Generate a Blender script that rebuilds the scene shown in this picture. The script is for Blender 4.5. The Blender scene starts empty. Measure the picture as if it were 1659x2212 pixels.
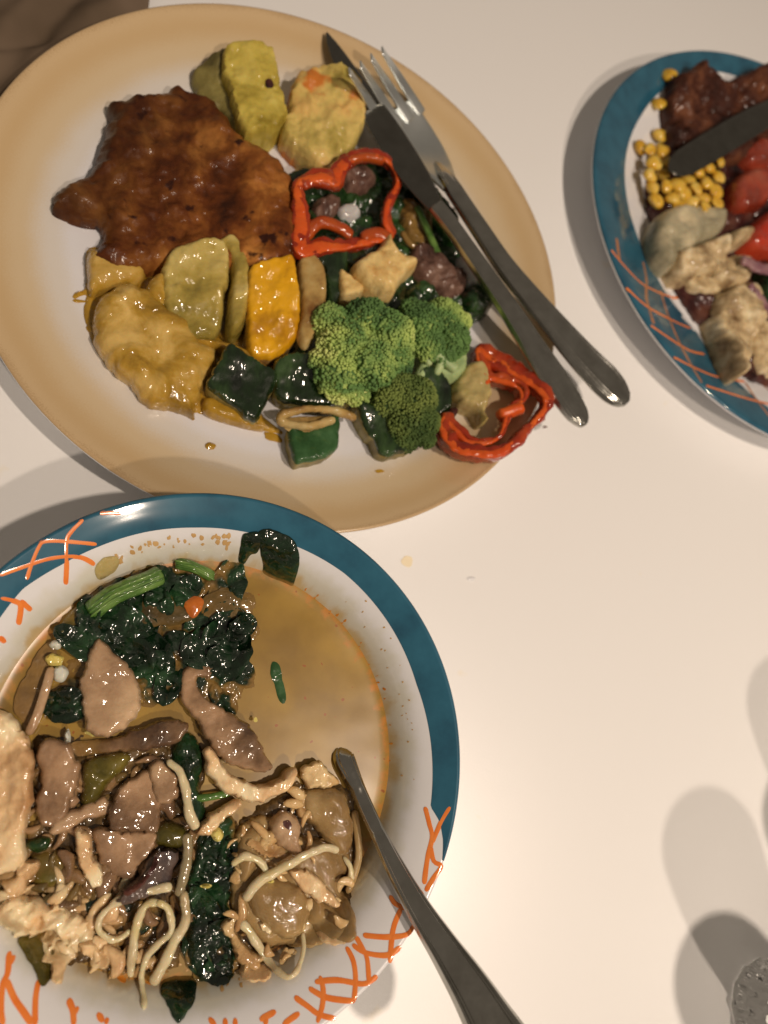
import bpy, math, random
import numpy as np
from mathutils import Vector, Matrix, noise
from mathutils.geometry import delaunay_2d_cdt

# ------------------------------------------------------------------ camera
# Lengths are written in centimetres and scaled to metres when a mesh is made.
CM = 0.01
PW, PH, FPX = 1659.0, 2212.0, 1585.0           # picture grid used for measuring, focal length on it
AX, AY, HC = -0.35615, -0.29245, 31.0          # tilt of the lens, height of the lens over the table
_n = Vector((AX, AY, -1.0)).normalized()
_z = -_n
_x = (Vector((1, 0, 0)) - _z[0] * _z).normalized()
_y = _z.cross(_x)
R = Matrix((_x, _y, _z))                       # camera space -> world space
scene = bpy.context.scene
col = scene.collection
cam_d = bpy.data.cameras.new("camera")
cam = bpy.data.objects.new("camera", cam_d)
col.objects.link(cam)
cam_d.sensor_fit = 'VERTICAL'
cam_d.sensor_height = 24.0
cam_d.lens = 24.0 * FPX / PH
cam_d.clip_start = 0.01
cam_d.clip_end = 50
cam_d.dof.use_dof = True
cam_d.dof.focus_distance = 0.27
cam_d.dof.aperture_fstop = 4.6
cam.matrix_world = Matrix.Translation((0, 0, HC * CM)) @ R.to_4x4()
scene.camera = cam

# ------------------------------------------------------------------ world, lamps, exposure
world = bpy.data.worlds.new("World")
scene.world = world
world.use_nodes = True
bg = world.node_tree.nodes['Background']
bg.inputs[0].default_value = (1.0, 0.82, 0.64, 1)
bg.inputs[1].default_value = 0.155
scene.view_settings.view_transform = 'Standard'
scene.view_settings.look = 'None'
scene.view_settings.exposure = 0.0

def lamp(name, loc, power, radius, color):
    d = bpy.data.lights.new(name, 'POINT')
    d.energy = power
    d.shadow_soft_size = radius
    d.color = color
    o = bpy.data.objects.new(name, d)
    o.location = [c * CM for c in loc]
    col.objects.link(o)
lamp("ceiling_lamp", (48.0, -79.8, 131.3), 30.0, 0.022, (1.0, 0.82, 0.66))
lamp("ceiling_lamp", (44.7, -20.7, 109.0), 29.0, 0.020, (1.0, 0.82, 0.66))

# ------------------------------------------------------------------ measuring helpers
def P(u, v, z=0.0):
    d = R @ Vector((u - PW / 2, PH / 2 - v, -FPX))
    t = (z - HC) / d.z
    return Vector((d.x * t, d.y * t, z))
def cmpx(u, v, z):                              # centimetres covered by one grid unit there
    return (P(u + 1, v, z) - P(u - 1, v, z)).length / 2
def lerp_prof(pts):
    rs = [p[0] for p in pts]; zs = [p[1] for p in pts]
    return lambda r: float(np.interp(r, rs, zs))
TAN_C, TAN_R = (5.62, 21.35), 13.62
BOWL_C, BOWL_R = (2.74, -0.98), 9.02
BLUE_C, BLUE_R = (36.37, 28.99), 14.0
TAN_P = [(0, .55), (4, .555), (6.5, .575), (8.0, .62), (9.3, .73), (10.5, .94), (11.6, 1.25), (12.6, 1.63), (13.25, 1.93), (13.62, 2.1)]
BOWL_P = [(0, .55), (3.6, .58), (4.6, .82), (5.5, 1.4), (6.4, 2.2), (6.95, 3.02), (7.3, 3.68), (7.7, 4.2), (8.2, 4.57), (8.7, 4.84), (9.02, 5.0)]
BLUE_P = [(0, .6), (8.6, .62), (9.6, .76), (10.6, 1.1), (11.6, 1.5), (12.8, 1.95), (13.6, 2.2), (14.0, 2.3)]
f_tan, f_bowl, f_blue = lerp_prof(TAN_P), lerp_prof(BOWL_P), lerp_prof(BLUE_P)
def zs_tan(x, y): return f_tan(math.hypot(x - TAN_C[0], y - TAN_C[1]))
def zs_blue(x, y): return f_blue(math.hypot(x - BLUE_C[0], y - BLUE_C[1]))
def zs_bowl(x, y): return f_bowl(math.hypot(x - BOWL_C[0], y - BOWL_C[1]))
SOUP_Z = 3.05
def zs_soup(x, y): return max(SOUP_Z, zs_bowl(x, y))
def zs_table(x, y): return 0.0
def on(u, v, fz, off=0.0):                      # the point of a surface seen at a place of the picture
    z = 1.0
    for _ in range(14):
        p = P(u, v, z)
        z = .5 * z + .5 * (fz(p.x, p.y) + off)
    return P(u, v, z)

# ------------------------------------------------------------------ materials
def lin(c):
    c = c / 255.0
    return c / 12.92 if c <= .04045 else ((c + .055) / 1.055) ** 2.4
def base(rgb, k=1.0):                           # own colour of a thing from its look under the warm lamps
    t = (.98, .87, .80)
    return tuple(min(.88, max(.002, lin(c) * k / q)) for c, q in zip(rgb, t)) + (1,)
MATS = {}
def mat(name, stops=None, scale=1.0, rough=.5, bump=0.0, bscale=4.0, sss=0.0, srad=(.3, .15, .08), coat=0.0, crough=.13,
        detail=6, metal=0.0, k=1.0, distort=0.0, spots=None, spec=.5, stretch=None, bdetail=8, glint=.2, wet=0, grad=None):
    m = bpy.data.materials.new(name); MATS[name] = m
    m.use_nodes = True
    nt = m.node_tree; N = nt.nodes; L = nt.links
    b = N['Principled BSDF']
    tc = N.new('ShaderNodeTexCoord'); mp = N.new('ShaderNodeMapping')
    s = stretch or (1, 1, 1)
    mp.inputs['Scale'].default_value = (100 * s[0], 100 * s[1], 100 * s[2])
    oi = N.new('ShaderNodeObjectInfo')
    rv = N.new('ShaderNodeVectorMath'); rv.operation = 'SCALE'; rv.inputs[3].default_value = 37.0
    cx = N.new('ShaderNodeCombineXYZ')
    L.new(oi.outputs['Random'], cx.inputs[0]); L.new(oi.outputs['Random'], cx.inputs[1])
    L.new(cx.outputs[0], rv.inputs[0]); L.new(rv.outputs[0], mp.inputs['Location'])
    L.new(tc.outputs['Object'], mp.inputs['Vector'])
    if len(stops) == 1 and not spots:
        b.inputs['Base Color'].default_value = base(stops[0], k)
    else:
        nz = N.new('ShaderNodeTexNoise'); nz.inputs['Scale'].default_value = scale
        nz.inputs['Detail'].default_value = detail; nz.inputs['Distortion'].default_value = distort
        nz.inputs['Roughness'].default_value = .6
        L.new(mp.outputs[0], nz.inputs['Vector'])
        r = N.new('ShaderNodeValToRGB'); L.new(nz.outputs['Fac'], r.inputs[0])
        n = len(stops)
        for i, c in enumerate(stops):
            p = .5 if n == 1 else .32 + .36 * i / (n - 1)
            e = r.color_ramp.elements[i] if i < 2 else r.color_ramp.elements.new(p)
            e.position = p; e.color = base(c, k)
        if n == 1: r.color_ramp.elements[1].color = base(stops[0], k)
        out = r.outputs[0]
        if spots:                                # (colour, scale, threshold)
            sc_, sscale, th = spots
            n2 = N.new('ShaderNodeTexNoise'); n2.inputs['Scale'].default_value = sscale; n2.inputs['Detail'].default_value = 3
            ad = N.new('ShaderNodeVectorMath'); ad.inputs[1].default_value = (9.1, 3.3, 5.7)
            L.new(mp.outputs[0], ad.inputs[0]); L.new(ad.outputs[0], n2.inputs['Vector'])
            mr = N.new('ShaderNodeMapRange'); mr.inputs[1].default_value = th; mr.inputs[2].default_value = th + .06
            L.new(n2.outputs['Fac'], mr.inputs[0])
            mx = N.new('ShaderNodeMix'); mx.data_type = 'RGBA'
            L.new(mr.outputs[0], mx.inputs[0]); L.new(out, mx.inputs[6]); mx.inputs[7].default_value = base(sc_, k)
            out = mx.outputs[2]
        L.new(out, b.inputs['Base Color'])
    if grad:                                     # (dx, dy, from cm, to cm, colour): one side is darker
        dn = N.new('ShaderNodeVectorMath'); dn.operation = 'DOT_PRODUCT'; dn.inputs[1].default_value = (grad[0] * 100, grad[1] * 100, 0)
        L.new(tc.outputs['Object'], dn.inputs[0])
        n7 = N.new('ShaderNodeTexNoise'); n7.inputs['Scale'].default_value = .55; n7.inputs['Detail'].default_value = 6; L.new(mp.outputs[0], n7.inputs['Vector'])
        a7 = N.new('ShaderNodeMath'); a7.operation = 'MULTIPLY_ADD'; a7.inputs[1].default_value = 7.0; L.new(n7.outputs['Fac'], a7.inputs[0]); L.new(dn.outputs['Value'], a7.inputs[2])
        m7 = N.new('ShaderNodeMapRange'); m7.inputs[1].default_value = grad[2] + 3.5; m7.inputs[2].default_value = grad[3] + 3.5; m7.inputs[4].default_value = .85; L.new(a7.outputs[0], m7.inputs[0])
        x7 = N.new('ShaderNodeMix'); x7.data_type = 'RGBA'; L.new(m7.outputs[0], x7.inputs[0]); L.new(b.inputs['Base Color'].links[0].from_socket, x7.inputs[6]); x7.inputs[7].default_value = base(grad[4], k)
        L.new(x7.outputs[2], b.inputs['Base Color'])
    if wet:
        # milky broth clings to whatever sits low in the soup
        ge = N.new('ShaderNodeNewGeometry'); sp = N.new('ShaderNodeSeparateXYZ'); L.new(ge.outputs['Position'], sp.inputs[0])
        n6 = N.new('ShaderNodeTexNoise'); n6.inputs['Scale'].default_value = 1.2; n6.inputs['Detail'].default_value = 4; L.new(mp.outputs[0], n6.inputs['Vector'])
        a6 = N.new('ShaderNodeMath'); a6.operation = 'MULTIPLY_ADD'; a6.inputs[1].default_value = -.0042; L.new(n6.outputs['Fac'], a6.inputs[0]); L.new(sp.outputs['Z'], a6.inputs[2])
        m6 = N.new('ShaderNodeMapRange'); m6.inputs[1].default_value = .0294; m6.inputs[2].default_value = .0294 + wet * CM; m6.inputs[3].default_value = .88; m6.inputs[4].default_value = 0
        L.new(a6.outputs[0], m6.inputs[0])
        x6 = N.new('ShaderNodeMix'); x6.data_type = 'RGBA'; L.new(m6.outputs[0], x6.inputs[0]); x6.inputs[7].default_value = base((136, 100, 50))
        if b.inputs['Base Color'].is_linked:
            src = b.inputs['Base Color'].links[0].from_socket; L.new(src, x6.inputs[6])
        else: x6.inputs[6].default_value = b.inputs['Base Color'].default_value
        L.new(x6.outputs[2], b.inputs['Base Color'])
    b.inputs['Roughness'].default_value = rough
    b.inputs['Metallic'].default_value = metal
    b.inputs['Specular IOR Level'].default_value = spec * (.2 if coat and not metal and glint > .01 else 1)
    b.inputs['Coat Weight'].default_value = min(1.0, coat * 1.5) if glint > .01 else coat
    b.inputs['Coat IOR'].default_value = 1.6 if glint > .01 else 1.5
    b.inputs['Coat Roughness'].default_value = crough
    if sss:
        b.inputs['Subsurface Weight'].default_value = sss
        b.inputs['Subsurface Radius'].default_value = srad
        b.inputs['Subsurface Scale'].default_value = .01
    if bump:
        nb = N.new('ShaderNodeTexNoise'); nb.inputs['Scale'].default_value = bscale; nb.inputs['Detail'].default_value = bdetail
        nb.inputs['Roughness'].default_value = .62
        L.new(mp.outputs[0], nb.inputs['Vector'])
        bp = N.new('ShaderNodeBump'); bp.inputs['Strength'].default_value = 1.0; bp.inputs['Distance'].default_value = bump * CM
        L.new(nb.outputs['Fac'], bp.inputs['Height'])
        L.new(bp.outputs[0], b.inputs['Normal'])
        if coat:
            n4 = N.new('ShaderNodeTexNoise'); n4.inputs['Scale'].default_value = 2.0; n4.inputs['Detail'].default_value = 1.0; n4.inputs['Distortion'].default_value = .6
            L.new(mp.outputs[0], n4.inputs['Vector'])
            b4 = N.new('ShaderNodeBump'); b4.inputs['Distance'].default_value = glint * CM; b4.inputs['Strength'].default_value = 1
            L.new(n4.outputs['Fac'], b4.inputs['Height'])
            L.new(b4.outputs[0], b.inputs['Coat Normal'])
    return m
def nodes(m): return m.node_tree.nodes, m.node_tree.links, m.node_tree.nodes['Principled BSDF']

# ------------------------------------------------------------------ object helpers
def tag(o, label=None, cat=None, group=None, kind=None):
    if label: o['label'] = label
    if cat: o['category'] = cat
    if group: o['group'] = group
    if kind: o['kind'] = kind
    return o
ORG = {}
def mk(name, V, F, mats, parent=None, midx=None, smooth=True):
    V = np.array([tuple(v) for v in V], float)
    o3 = np.array([V[:, 0].mean(), V[:, 1].mean(), V[:, 2].min()])
    me = bpy.data.meshes.new(name)
    me.from_pydata(((V - o3) * CM).tolist(), [], [list(f) for f in F])
    if not isinstance(mats, (list, tuple)): mats = [mats]
    for m in mats: me.materials.append(MATS[m] if isinstance(m, str) else m)
    if midx is not None: me.polygons.foreach_set('material_index', midx)
    if smooth: me.polygons.foreach_set('use_smooth', [True] * len(me.polygons))
    me.update()
    o = bpy.data.objects.new(name, me)
    col.objects.link(o)
    ORG[o.name] = o3
    if parent is not None:
        o.parent = parent
        o.location = (o3 - ORG[parent.name]) * CM
    else:
        o.location = o3 * CM
    return o
def empty(name, p):
    o = bpy.data.objects.new(name, None)
    o.empty_display_size = .01
    col.objects.link(o)
    ORG[o.name] = np.array(tuple(p), float)
    o.location = ORG[o.name] * CM
    return o
def crom(pts, step, closed=True):
    pts = [Vector(p) for p in pts]; n = len(pts); out = []
    rng = range(n) if closed else range(n - 1)
    for i in rng:
        if closed: p0, p1, p2, p3 = pts[i - 1], pts[i], pts[(i + 1) % n], pts[(i + 2) % n]
        else: p0, p1, p2, p3 = pts[max(i - 1, 0)], pts[i], pts[i + 1], pts[min(i + 2, n - 1)]
        m = max(1, int(math.ceil((p2 - p1).length / step)))
        for k in range(m):
            t = k / m
            out.append(.5 * ((2 * p1) + (p2 - p0) * t + (2 * p0 - 5 * p1 + 4 * p2 - p3) * t * t + (3 * p1 - p0 - 3 * p2 + p3) * t ** 3))
    if not closed: out.append(pts[-1].copy())
    return out
def linr(pts, step):
    pts = [Vector(p) for p in pts]; out = []
    for i in range(len(pts)):
        a, b = pts[i], pts[(i + 1) % len(pts)]
        m = max(1, int(round((b - a).length / step)))
        out += [a.lerp(b, k / m) for k in range(m)]
    return out
def fbm(x, y, z, o=4, g=.5):
    s = 0; a = 1
    for _ in range(o):
        s += a * noise.noise((x, y, z)); a *= g; x *= 2.03; y *= 2.03; z *= 2.03
    return s
def ridge(x, y, z, o=3):
    s = 0; a = 1
    for _ in range(o):
        s += a * (1 - abs(noise.noise((x, y, z))) * 2.2); a *= .5; x *= 2.1; y *= 2.1; z *= 2.1
    return s - .9
def inside(px, py, poly):
    c = np.zeros(len(px), bool); n = len(poly); j = n - 1
    for i in range(n):
        xi, yi = poly[i]; xj, yj = poly[j]
        t = ((yi > py) != (yj > py)) & (px < (xj - xi) * (py - yi) / ((yj - yi) or 1e-9) + xi)
        c ^= t; j = i
    return c
def blob(name, outline, surf, h, mats, off=0.0, R_=.5, wall=.15, nz=.06, nf=1.2, edge=.03, ef=3.0, step=.13, sharp=False,
         slope=(0, 0), parent=None, zf=.45, rid=0.0, ridf=1.0, oct=4, waves=None, thin=None, power=1.0, seed=0, crease=48):
    """A lump of food: its outline (places in the picture) stands on surf(x, y) + off and swells to height h."""
    cu = sum(p[0] for p in outline) / len(outline); cv = sum(p[1] for p in outline) / len(outline)
    zc = on(cu, cv, surf, off + h * zf).z
    w = [P(u, v, zc) for u, v in outline]
    W = linr([(p.x, p.y) for p in w], step) if sharp else crom([(p.x, p.y) for p in w], step)
    sd = seed or (abs(hash((round(cu), round(cv)))) % 97) + .37
    cx = sum(p[0] for p in W) / len(W); cy = sum(p[1] for p in W) / len(W)
    B = []
    for p in W:
        d = Vector((p[0] - cx, p[1] - cy)); d = d.normalized() if d.length else d
        e = edge * fbm(p[0] * ef, p[1] * ef, sd, 3)
        B.append((p[0] + d.x * e, p[1] + d.y * e))
    B = np.array(B); n = len(B)
    if sum(B[i][0] * B[(i + 1) % n][1] - B[(i + 1) % n][0] * B[i][1] for i in range(n)) < 0: B = B[::-1].copy()
    x0, y0 = B.min(0); x1, y1 = B.max(0)
    rnd = random.Random(int(sd * 10))
    G = []
    ry = step * .87; k = 0; yy = y0 + ry * .5
    while yy < y1:
        xx = x0 + (step * .5 if k % 2 else 0)
        while xx < x1:
            G.append((xx + rnd.uniform(-.12, .12) * step, yy + rnd.uniform(-.12, .12) * step)); xx += step
        yy += ry; k += 1
    G = np.array(G) if G else np.zeros((0, 2))
    def dist(Q):
        a = B; b = np.roll(B, -1, 0); ab = b - a; l2 = (ab ** 2).sum(1) + 1e-12
        best = np.full(len(Q), 1e9)
        for i in range(len(a)):
            t = np.clip(((Q - a[i]) @ ab[i]) / l2[i], 0, 1)
            dd = np.hypot(Q[:, 0] - a[i, 0] - t * ab[i, 0], Q[:, 1] - a[i, 1] - t * ab[i, 1])
            best = np.minimum(best, dd)
        return best
    if len(G):
        G = G[inside(G[:, 0], G[:, 1], B)]
    if len(G):
        dg = dist(G); G = G[dg > step * .45]; dg = dg[dg > step * .45] if len(dg) == len(G) else dist(G)
    allp = [Vector(p) for p in B] + [Vector(p) for p in G]
    vs, es, fs, ov, oe, of = delaunay_2d_cdt(allp, [], [list(range(n))], 1, 1e-6, True)
    Q = np.array([(v[0], v[1]) for v in vs]); D = dist(Q)
    if len(fs):
        cen = np.array([Q[list(f)].mean(0) for f in fs]); ok = inside(cen[:, 0], cen[:, 1], B)
        fs = [f for f, k_ in zip(fs, ok) if k_]
    bi = [None] * n
    for i, o in enumerate(ov):
        for q in o:
            if q < n: bi[q] = i
    V = []
    for (x, y), d in zip(Q, D):
        t = min(d / R_, 1.0)
        pr = math.sqrt(max(0, 1 - (1 - t) ** 2)) ** power
        z = wall + (h - wall) * pr
        z += (x - cx) * slope[0] + (y - cy) * slope[1]
        amp = .35 + .65 * min(1, d / (.6 * R_ + 1e-6))
        z += nz * amp * fbm(x * nf, y * nf, sd, oct) * 1.6
        if rid: z += rid * amp * ridge(x * ridf, y * ridf, sd)
        if waves: z += waves[0] * math.sin((x * waves[1] + y * waves[2]) * 6.28 + 2 * fbm(x * .8, y * .8, sd, 2))
        lx = edge * .6 * noise.noise((x * nf * 2, y * nf * 2, sd + 5)) * min(1, d * 4)
        bz = surf(x, y) + off
        V.append((x + lx, y + lx, bz + max(z, .02)))
    nt = len(V)
    F = [list(f) for f in fs]; mi = [0] * len(F)
    # make all top faces look up
    for i, f in enumerate(F):
        a, b, c = (V[j] for j in f[:3])
        if (b[0] - a[0]) * (c[1] - a[1]) - (b[1] - a[1]) * (c[0] - a[0]) < 0: F[i] = f[::-1]
    ring = [b for b in bi if b is not None]
    area = sum(B[i][0] * B[(i + 1) % n][1] - B[(i + 1) % n][0] * B[i][1] for i in range(n))
    if area < 0: ring = ring[::-1]
    m = len(ring); prev = ring
    lows = [.5, 0.0] if thin is None else [0.0]
    for li, lv in enumerate(lows):
        cur = []
        for j in range(m):
            x, y, z = V[ring[j]]
            bz = surf(x, y) + off
            if thin is not None: zz = z - thin
            else: zz = bz + (z - bz) * lv - (.04 if lv == 0 else 0)
            dx, dy = cx - x, cy - y; dl = math.hypot(dx, dy) + 1e-6
            q = .04 * (1 - lv) if thin is None else .03
            V.append((x + dx / dl * q, y + dy / dl * q, zz)); cur.append(len(V) - 1)
        for j in range(m):
            a, b = prev[j], prev[(j + 1) % m]; c, d = cur[(j + 1) % m], cur[j]
            F.append([b, a, d, c]); mi.append(1 if len(mats) > 1 and not isinstance(mats, str) else 0)
        prev = cur
    if thin is None:
        pass
    else:
        # underside: the same sheet again, one thickness lower
        base_i = len(V)
        for j in range(nt): V.append((V[j][0], V[j][1], V[j][2] - thin))
        for f in [f for f in F[:len(fs)]]: F.append([q + base_i for q in f][::-1]); mi.append(0)
    o = mk(name, V, F, mats, parent, mi)
    o.data.set_sharp_from_angle(angle=math.radians(crease))
    return o
def sweep(name, pts, a, b, mats, parent=None, seg=10, step=.12, closed=False, twist=0.0, nz=0.0, taper=True, sup=1.0, ends=.25, roll=0.0):
    """A strand through world points: half width a (sideways) and half height b; both may be lists."""
    Q = crom(pts, step, closed)
    n = len(Q)
    def at(val, t):
        if isinstance(val, (int, float)): return val
        k = t * (len(val) - 1); i = min(int(k), len(val) - 2); return val[i] + (val[i + 1] - val[i]) * (k - i)
    V = []; F = []
    sd = (abs(hash((round(Q[0].x, 2), round(Q[0].y, 2)))) % 91) + .2
    for i, p in enumerate(Q):
        nx = Q[(i + 1) % n] if closed else Q[min(i + 1, n - 1)]; pv = Q[i - 1] if closed else Q[max(i - 1, 0)]
        t = (nx - pv)
        t = t.normalized() if t.length > 1e-9 else Vector((1, 0, 0))
        s = t.cross(Vector((0, 0, 1)))
        s = s.normalized() if s.length > 1e-6 else Vector((1, 0, 0))
        up = s.cross(t)
        tt = i / (n - 1)
        e = 1.0
        if taper and not closed:
            dd = min(i, n - 1 - i) * step
            q = min(1, (dd + .01) / ends); e = math.sqrt(max(.0025, 1 - (1 - q) ** 2))
        aa, bb = at(a, tt) * e, at(b, tt) * e
        tw = roll + twist * tt
        for k in range(seg):
            th = 2 * math.pi * k / seg
            c_, s_ = math.cos(th), math.sin(th)
            c_ = math.copysign(abs(c_) ** sup, c_); s_ = math.copysign(abs(s_) ** sup, s_)
            ca, sa = aa * c_, bb * s_
            x_ = ca * math.cos(tw) - sa * math.sin(tw); y_ = ca * math.sin(tw) + sa * math.cos(tw)
            q = p + s * x_ + up * y_
            if nz: q = q + (s * c_ + up * s_) * nz * fbm(q.x * 2.2, q.y * 2.2, q.z * 2.2 + sd, 3)
            V.append(q)
    m = n if closed else n - 1
    for i in range(m):
        for k in range(seg):
            j = (i + 1) % n
            F.append([i * seg + k, i * seg + (k + 1) % seg, j * seg + (k + 1) % seg, j * seg + k])
    if not closed:
        F.append([k for k in range(seg)][::-1]); F.append([(n - 1) * seg + k for k in range(seg)])
    return mk(name, V, F, mats, parent)
def strand(name, px, surf, offs, a, b, mats, **kw):
    """A strand given by places in the picture lying offs above surf."""
    if isinstance(offs, (int, float)): offs = [offs] * len(px)
    return sweep(name, [on(u, v, surf, o) for (u, v), o in zip(px, offs)], a, b, mats, **kw)
def lathe(name, prof, c, mats, seg=160, parent=None, fmat=None, closed=True):
    V = []; F = []; mi = []
    n = len(prof)
    for i in range(seg):
        th = 2 * math.pi * i / seg
        for r, z in prof: V.append((c[0] + max(r, 1e-4) * math.cos(th), c[1] + max(r, 1e-4) * math.sin(th), z))
    for i in range(seg):
        j = (i + 1) % seg
        for k in range(n - 1):
            F.append([i * n + k, j * n + k, j * n + k + 1, i * n + k + 1]); mi.append(fmat(k) if fmat else 0)
    return mk(name, V, F, mats, parent, mi)
def smooth_prof(pts, per=5):
    q = crom([(r, z, 0) for r, z in pts], 1e9, False)
    out = []
    P_ = [Vector((r, z)) for r, z in pts]
    for i in range(len(P_) - 1):
        p0, p1, p2, p3 = P_[max(i - 1, 0)], P_[i], P_[i + 1], P_[min(i + 2, len(P_) - 1)]
        for k in range(per):
            t = k / per
            out.append(tuple(.5 * ((2 * p1) + (p2 - p0) * t + (2 * p0 - 5 * p1 + 4 * p2 - p3) * t * t + (3 * p1 - p0 - 3 * p2 + p3) * t ** 3)))
    out.append(tuple(P_[-1]))
    return out
def ribbon(name, px, surf, w, mats, parent, lift=.012, step=.08):
    """A painted stroke: a thin strip following the glaze."""
    Q = crom([on(u, v, surf) for u, v in px], step, False)
    V = []; F = []; n = len(Q)
    for i, p in enumerate(Q):
        t = Q[min(i + 1, n - 1)] - Q[max(i - 1, 0)]
        s = t.cross(Vector((0, 0, 1))).normalized()
        tt = min(i, n - 1 - i) * step / .12
        ww = w * (.45 + .55 * min(1, tt)) * (1 + .18 * noise.noise((p.x * 2, p.y * 2, 3.3)))
        for k in (-1, -.5, 0, .5, 1):
            q = p + s * ww * k
            V.append((q.x, q.y, surf(q.x, q.y) + lift * (1.0 if abs(k) < 1 else .6)))
    for i in range(n - 1):
        for k in range(4): F.append([i * 5 + k, i * 5 + k + 1, (i + 1) * 5 + k + 1, (i + 1) * 5 + k])
    return mk(name, V, F, mats, parent)

# ------------------------------------------------------------------ setting materials
def radial_mat(name, stops, rough, coat=0.6, mottling=.12, mscale=1.2, k=1.0, spray=0.0):
    """Glaze whose colour runs with the distance from the middle of the dish (cm)."""
    m = bpy.data.materials.new(name); MATS[name] = m; m.use_nodes = True
    N, L, b = nodes(m)
    tc = N.new('ShaderNodeTexCoord'); mp = N.new('ShaderNodeMapping'); mp.inputs['Scale'].default_value = (100, 100, 0)
    L.new(tc.outputs['Object'], mp.inputs[0])
    ln = N.new('ShaderNodeVectorMath'); ln.operation = 'LENGTH'; L.new(mp.outputs[0], ln.inputs[0])
    nz = N.new('ShaderNodeTexNoise'); nz.inputs['Scale'].default_value = mscale; nz.inputs['Detail'].default_value = 4
    L.new(mp.outputs[0], nz.inputs['Vector'])
    ma = N.new('ShaderNodeMath'); ma.operation = 'MULTIPLY_ADD'; ma.inputs[1].default_value = mottling * 2; ma.inputs[2].default_value = -mottling
    L.new(nz.outputs['Fac'], ma.inputs[0])
    ad = N.new('ShaderNodeMath'); ad.operation = 'ADD'; L.new(ln.outputs['Value'], ad.inputs[0]); L.new(ma.outputs[0], ad.inputs[1])
    fac = ad.outputs[0]
    if spray:
        n2 = N.new('ShaderNodeTexNoise'); n2.inputs['Scale'].default_value = 14; n2.inputs['Detail'].default_value = 2
        L.new(mp.outputs[0], n2.inputs['Vector'])
        m2 = N.new('ShaderNodeMath'); m2.operation = 'MULTIPLY_ADD'; m2.inputs[1].default_value = spray * 2; m2.inputs[2].default_value = -spray
        L.new(n2.outputs['Fac'], m2.inputs[0])
        a2 = N.new('ShaderNodeMath'); L.new(fac, a2.inputs[0]); L.new(m2.outputs[0], a2.inputs[1]); fac = a2.outputs[0]
    mx_ = stops[-1][0]
    dv = N.new('ShaderNodeMath'); dv.operation = 'DIVIDE'; dv.inputs[1].default_value = mx_; L.new(fac, dv.inputs[0])
    r = N.new('ShaderNodeValToRGB'); L.new(dv.outputs[0], r.inputs[0])
    r.color_ramp.interpolation = 'EASE'
    for i, (p, c) in enumerate(stops):
        e = r.color_ramp.elements[i] if i < 2 else r.color_ramp.elements.new(p / mx_)
        e.position = p / mx_; e.color = base(c, k)
    L.new(r.outputs[0], b.inputs['Base Color'])
    b.inputs['Roughness'].default_value = rough
    b.inputs['Coat Weight'].default_value = coat; b.inputs['Coat Roughness'].default_value = .04
    nb = N.new('ShaderNodeTexNoise'); nb.inputs['Scale'].default_value = 1.4; nb.inputs['Detail'].default_value = 2
    L.new(mp.outputs[0], nb.inputs['Vector'])
    bp = N.new('ShaderNodeBump'); bp.inputs['Distance'].default_value = .00012; bp.inputs['Strength'].default_value = .6
    L.new(nb.outputs['Fac'], bp.inputs['Height']); L.new(bp.outputs[0], b.inputs['Normal']); L.new(bp.outputs[0], b.inputs['Coat Normal'])
    return m
mat('table_laminate', [(240, 228, 219), (245, 233, 226), (243, 231, 223)], scale=.12, rough=.34, bump=.004, bscale=9, detail=2, coat=.25, crough=.2, glint=.002,
    spots=((240, 222, 204), .5, .72))
mat('cloth_weave', [(104, 84, 66), (126, 103, 84)], scale=.2, rough=.95, bump=.012, bscale=14, spec=.1, k=.85, detail=2)
radial_mat('tan_glaze', [(0, (222, 211, 208)), (9.6, (222, 211, 208)), (10.4, (216, 200, 186)), (11.7, (208, 178, 140)), (12.8, (200, 164, 119)), (13.35, (204, 169, 126)), (13.7, (186, 150, 108))],
           .22, .7, .22, .5, k=1.02, spray=.35)
mat('white_glaze', [(228, 217, 212), (233, 222, 217)], scale=.6, rough=.2, coat=.8, crough=.04)
radial_mat('stained_glaze', [(0, (190, 150, 96)), (6.6, (196, 158, 104)), (6.95, (198, 168, 122)), (7.3, (212, 200, 182)), (7.9, (226, 215, 210)), (9.2, (228, 217, 212))], .2, .8, .5, 1.3)
mat('blue_glaze', [(34, 76, 94), (40, 88, 106), (45, 95, 113)], scale=.7, rough=.3, coat=.7, crough=.06, spots=((56, 112, 128), 2.2, .76), detail=4)
mat('orange_paint', [(232, 116, 44), (240, 132, 60)], scale=2, rough=.3, coat=.5)
mat('faded_orange_paint', [(150, 104, 76), (190, 116, 66)], scale=1.2, rough=.3, coat=.5)
mat('worn_steel', [(168, 158, 146), (186, 176, 164)], scale=1.2, rough=.24, metal=1.0, bump=.004, bscale=1.2, detail=3)
mat('lit_steel', [(226, 220, 212), (232, 226, 218)], scale=1.2, rough=.34, metal=1.0, bump=.001, bscale=2.0, detail=3)  # lighter copy of the steel: lamp gleam on fork head and tines as colour
mat('faint_stain', [(240, 214, 178)], rough=.4)
mat('dark_steel', [(116, 108, 98), (128, 120, 110)], scale=1.2, rough=.3, metal=1.0, bump=.0012, bscale=2.0, detail=3)
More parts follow.
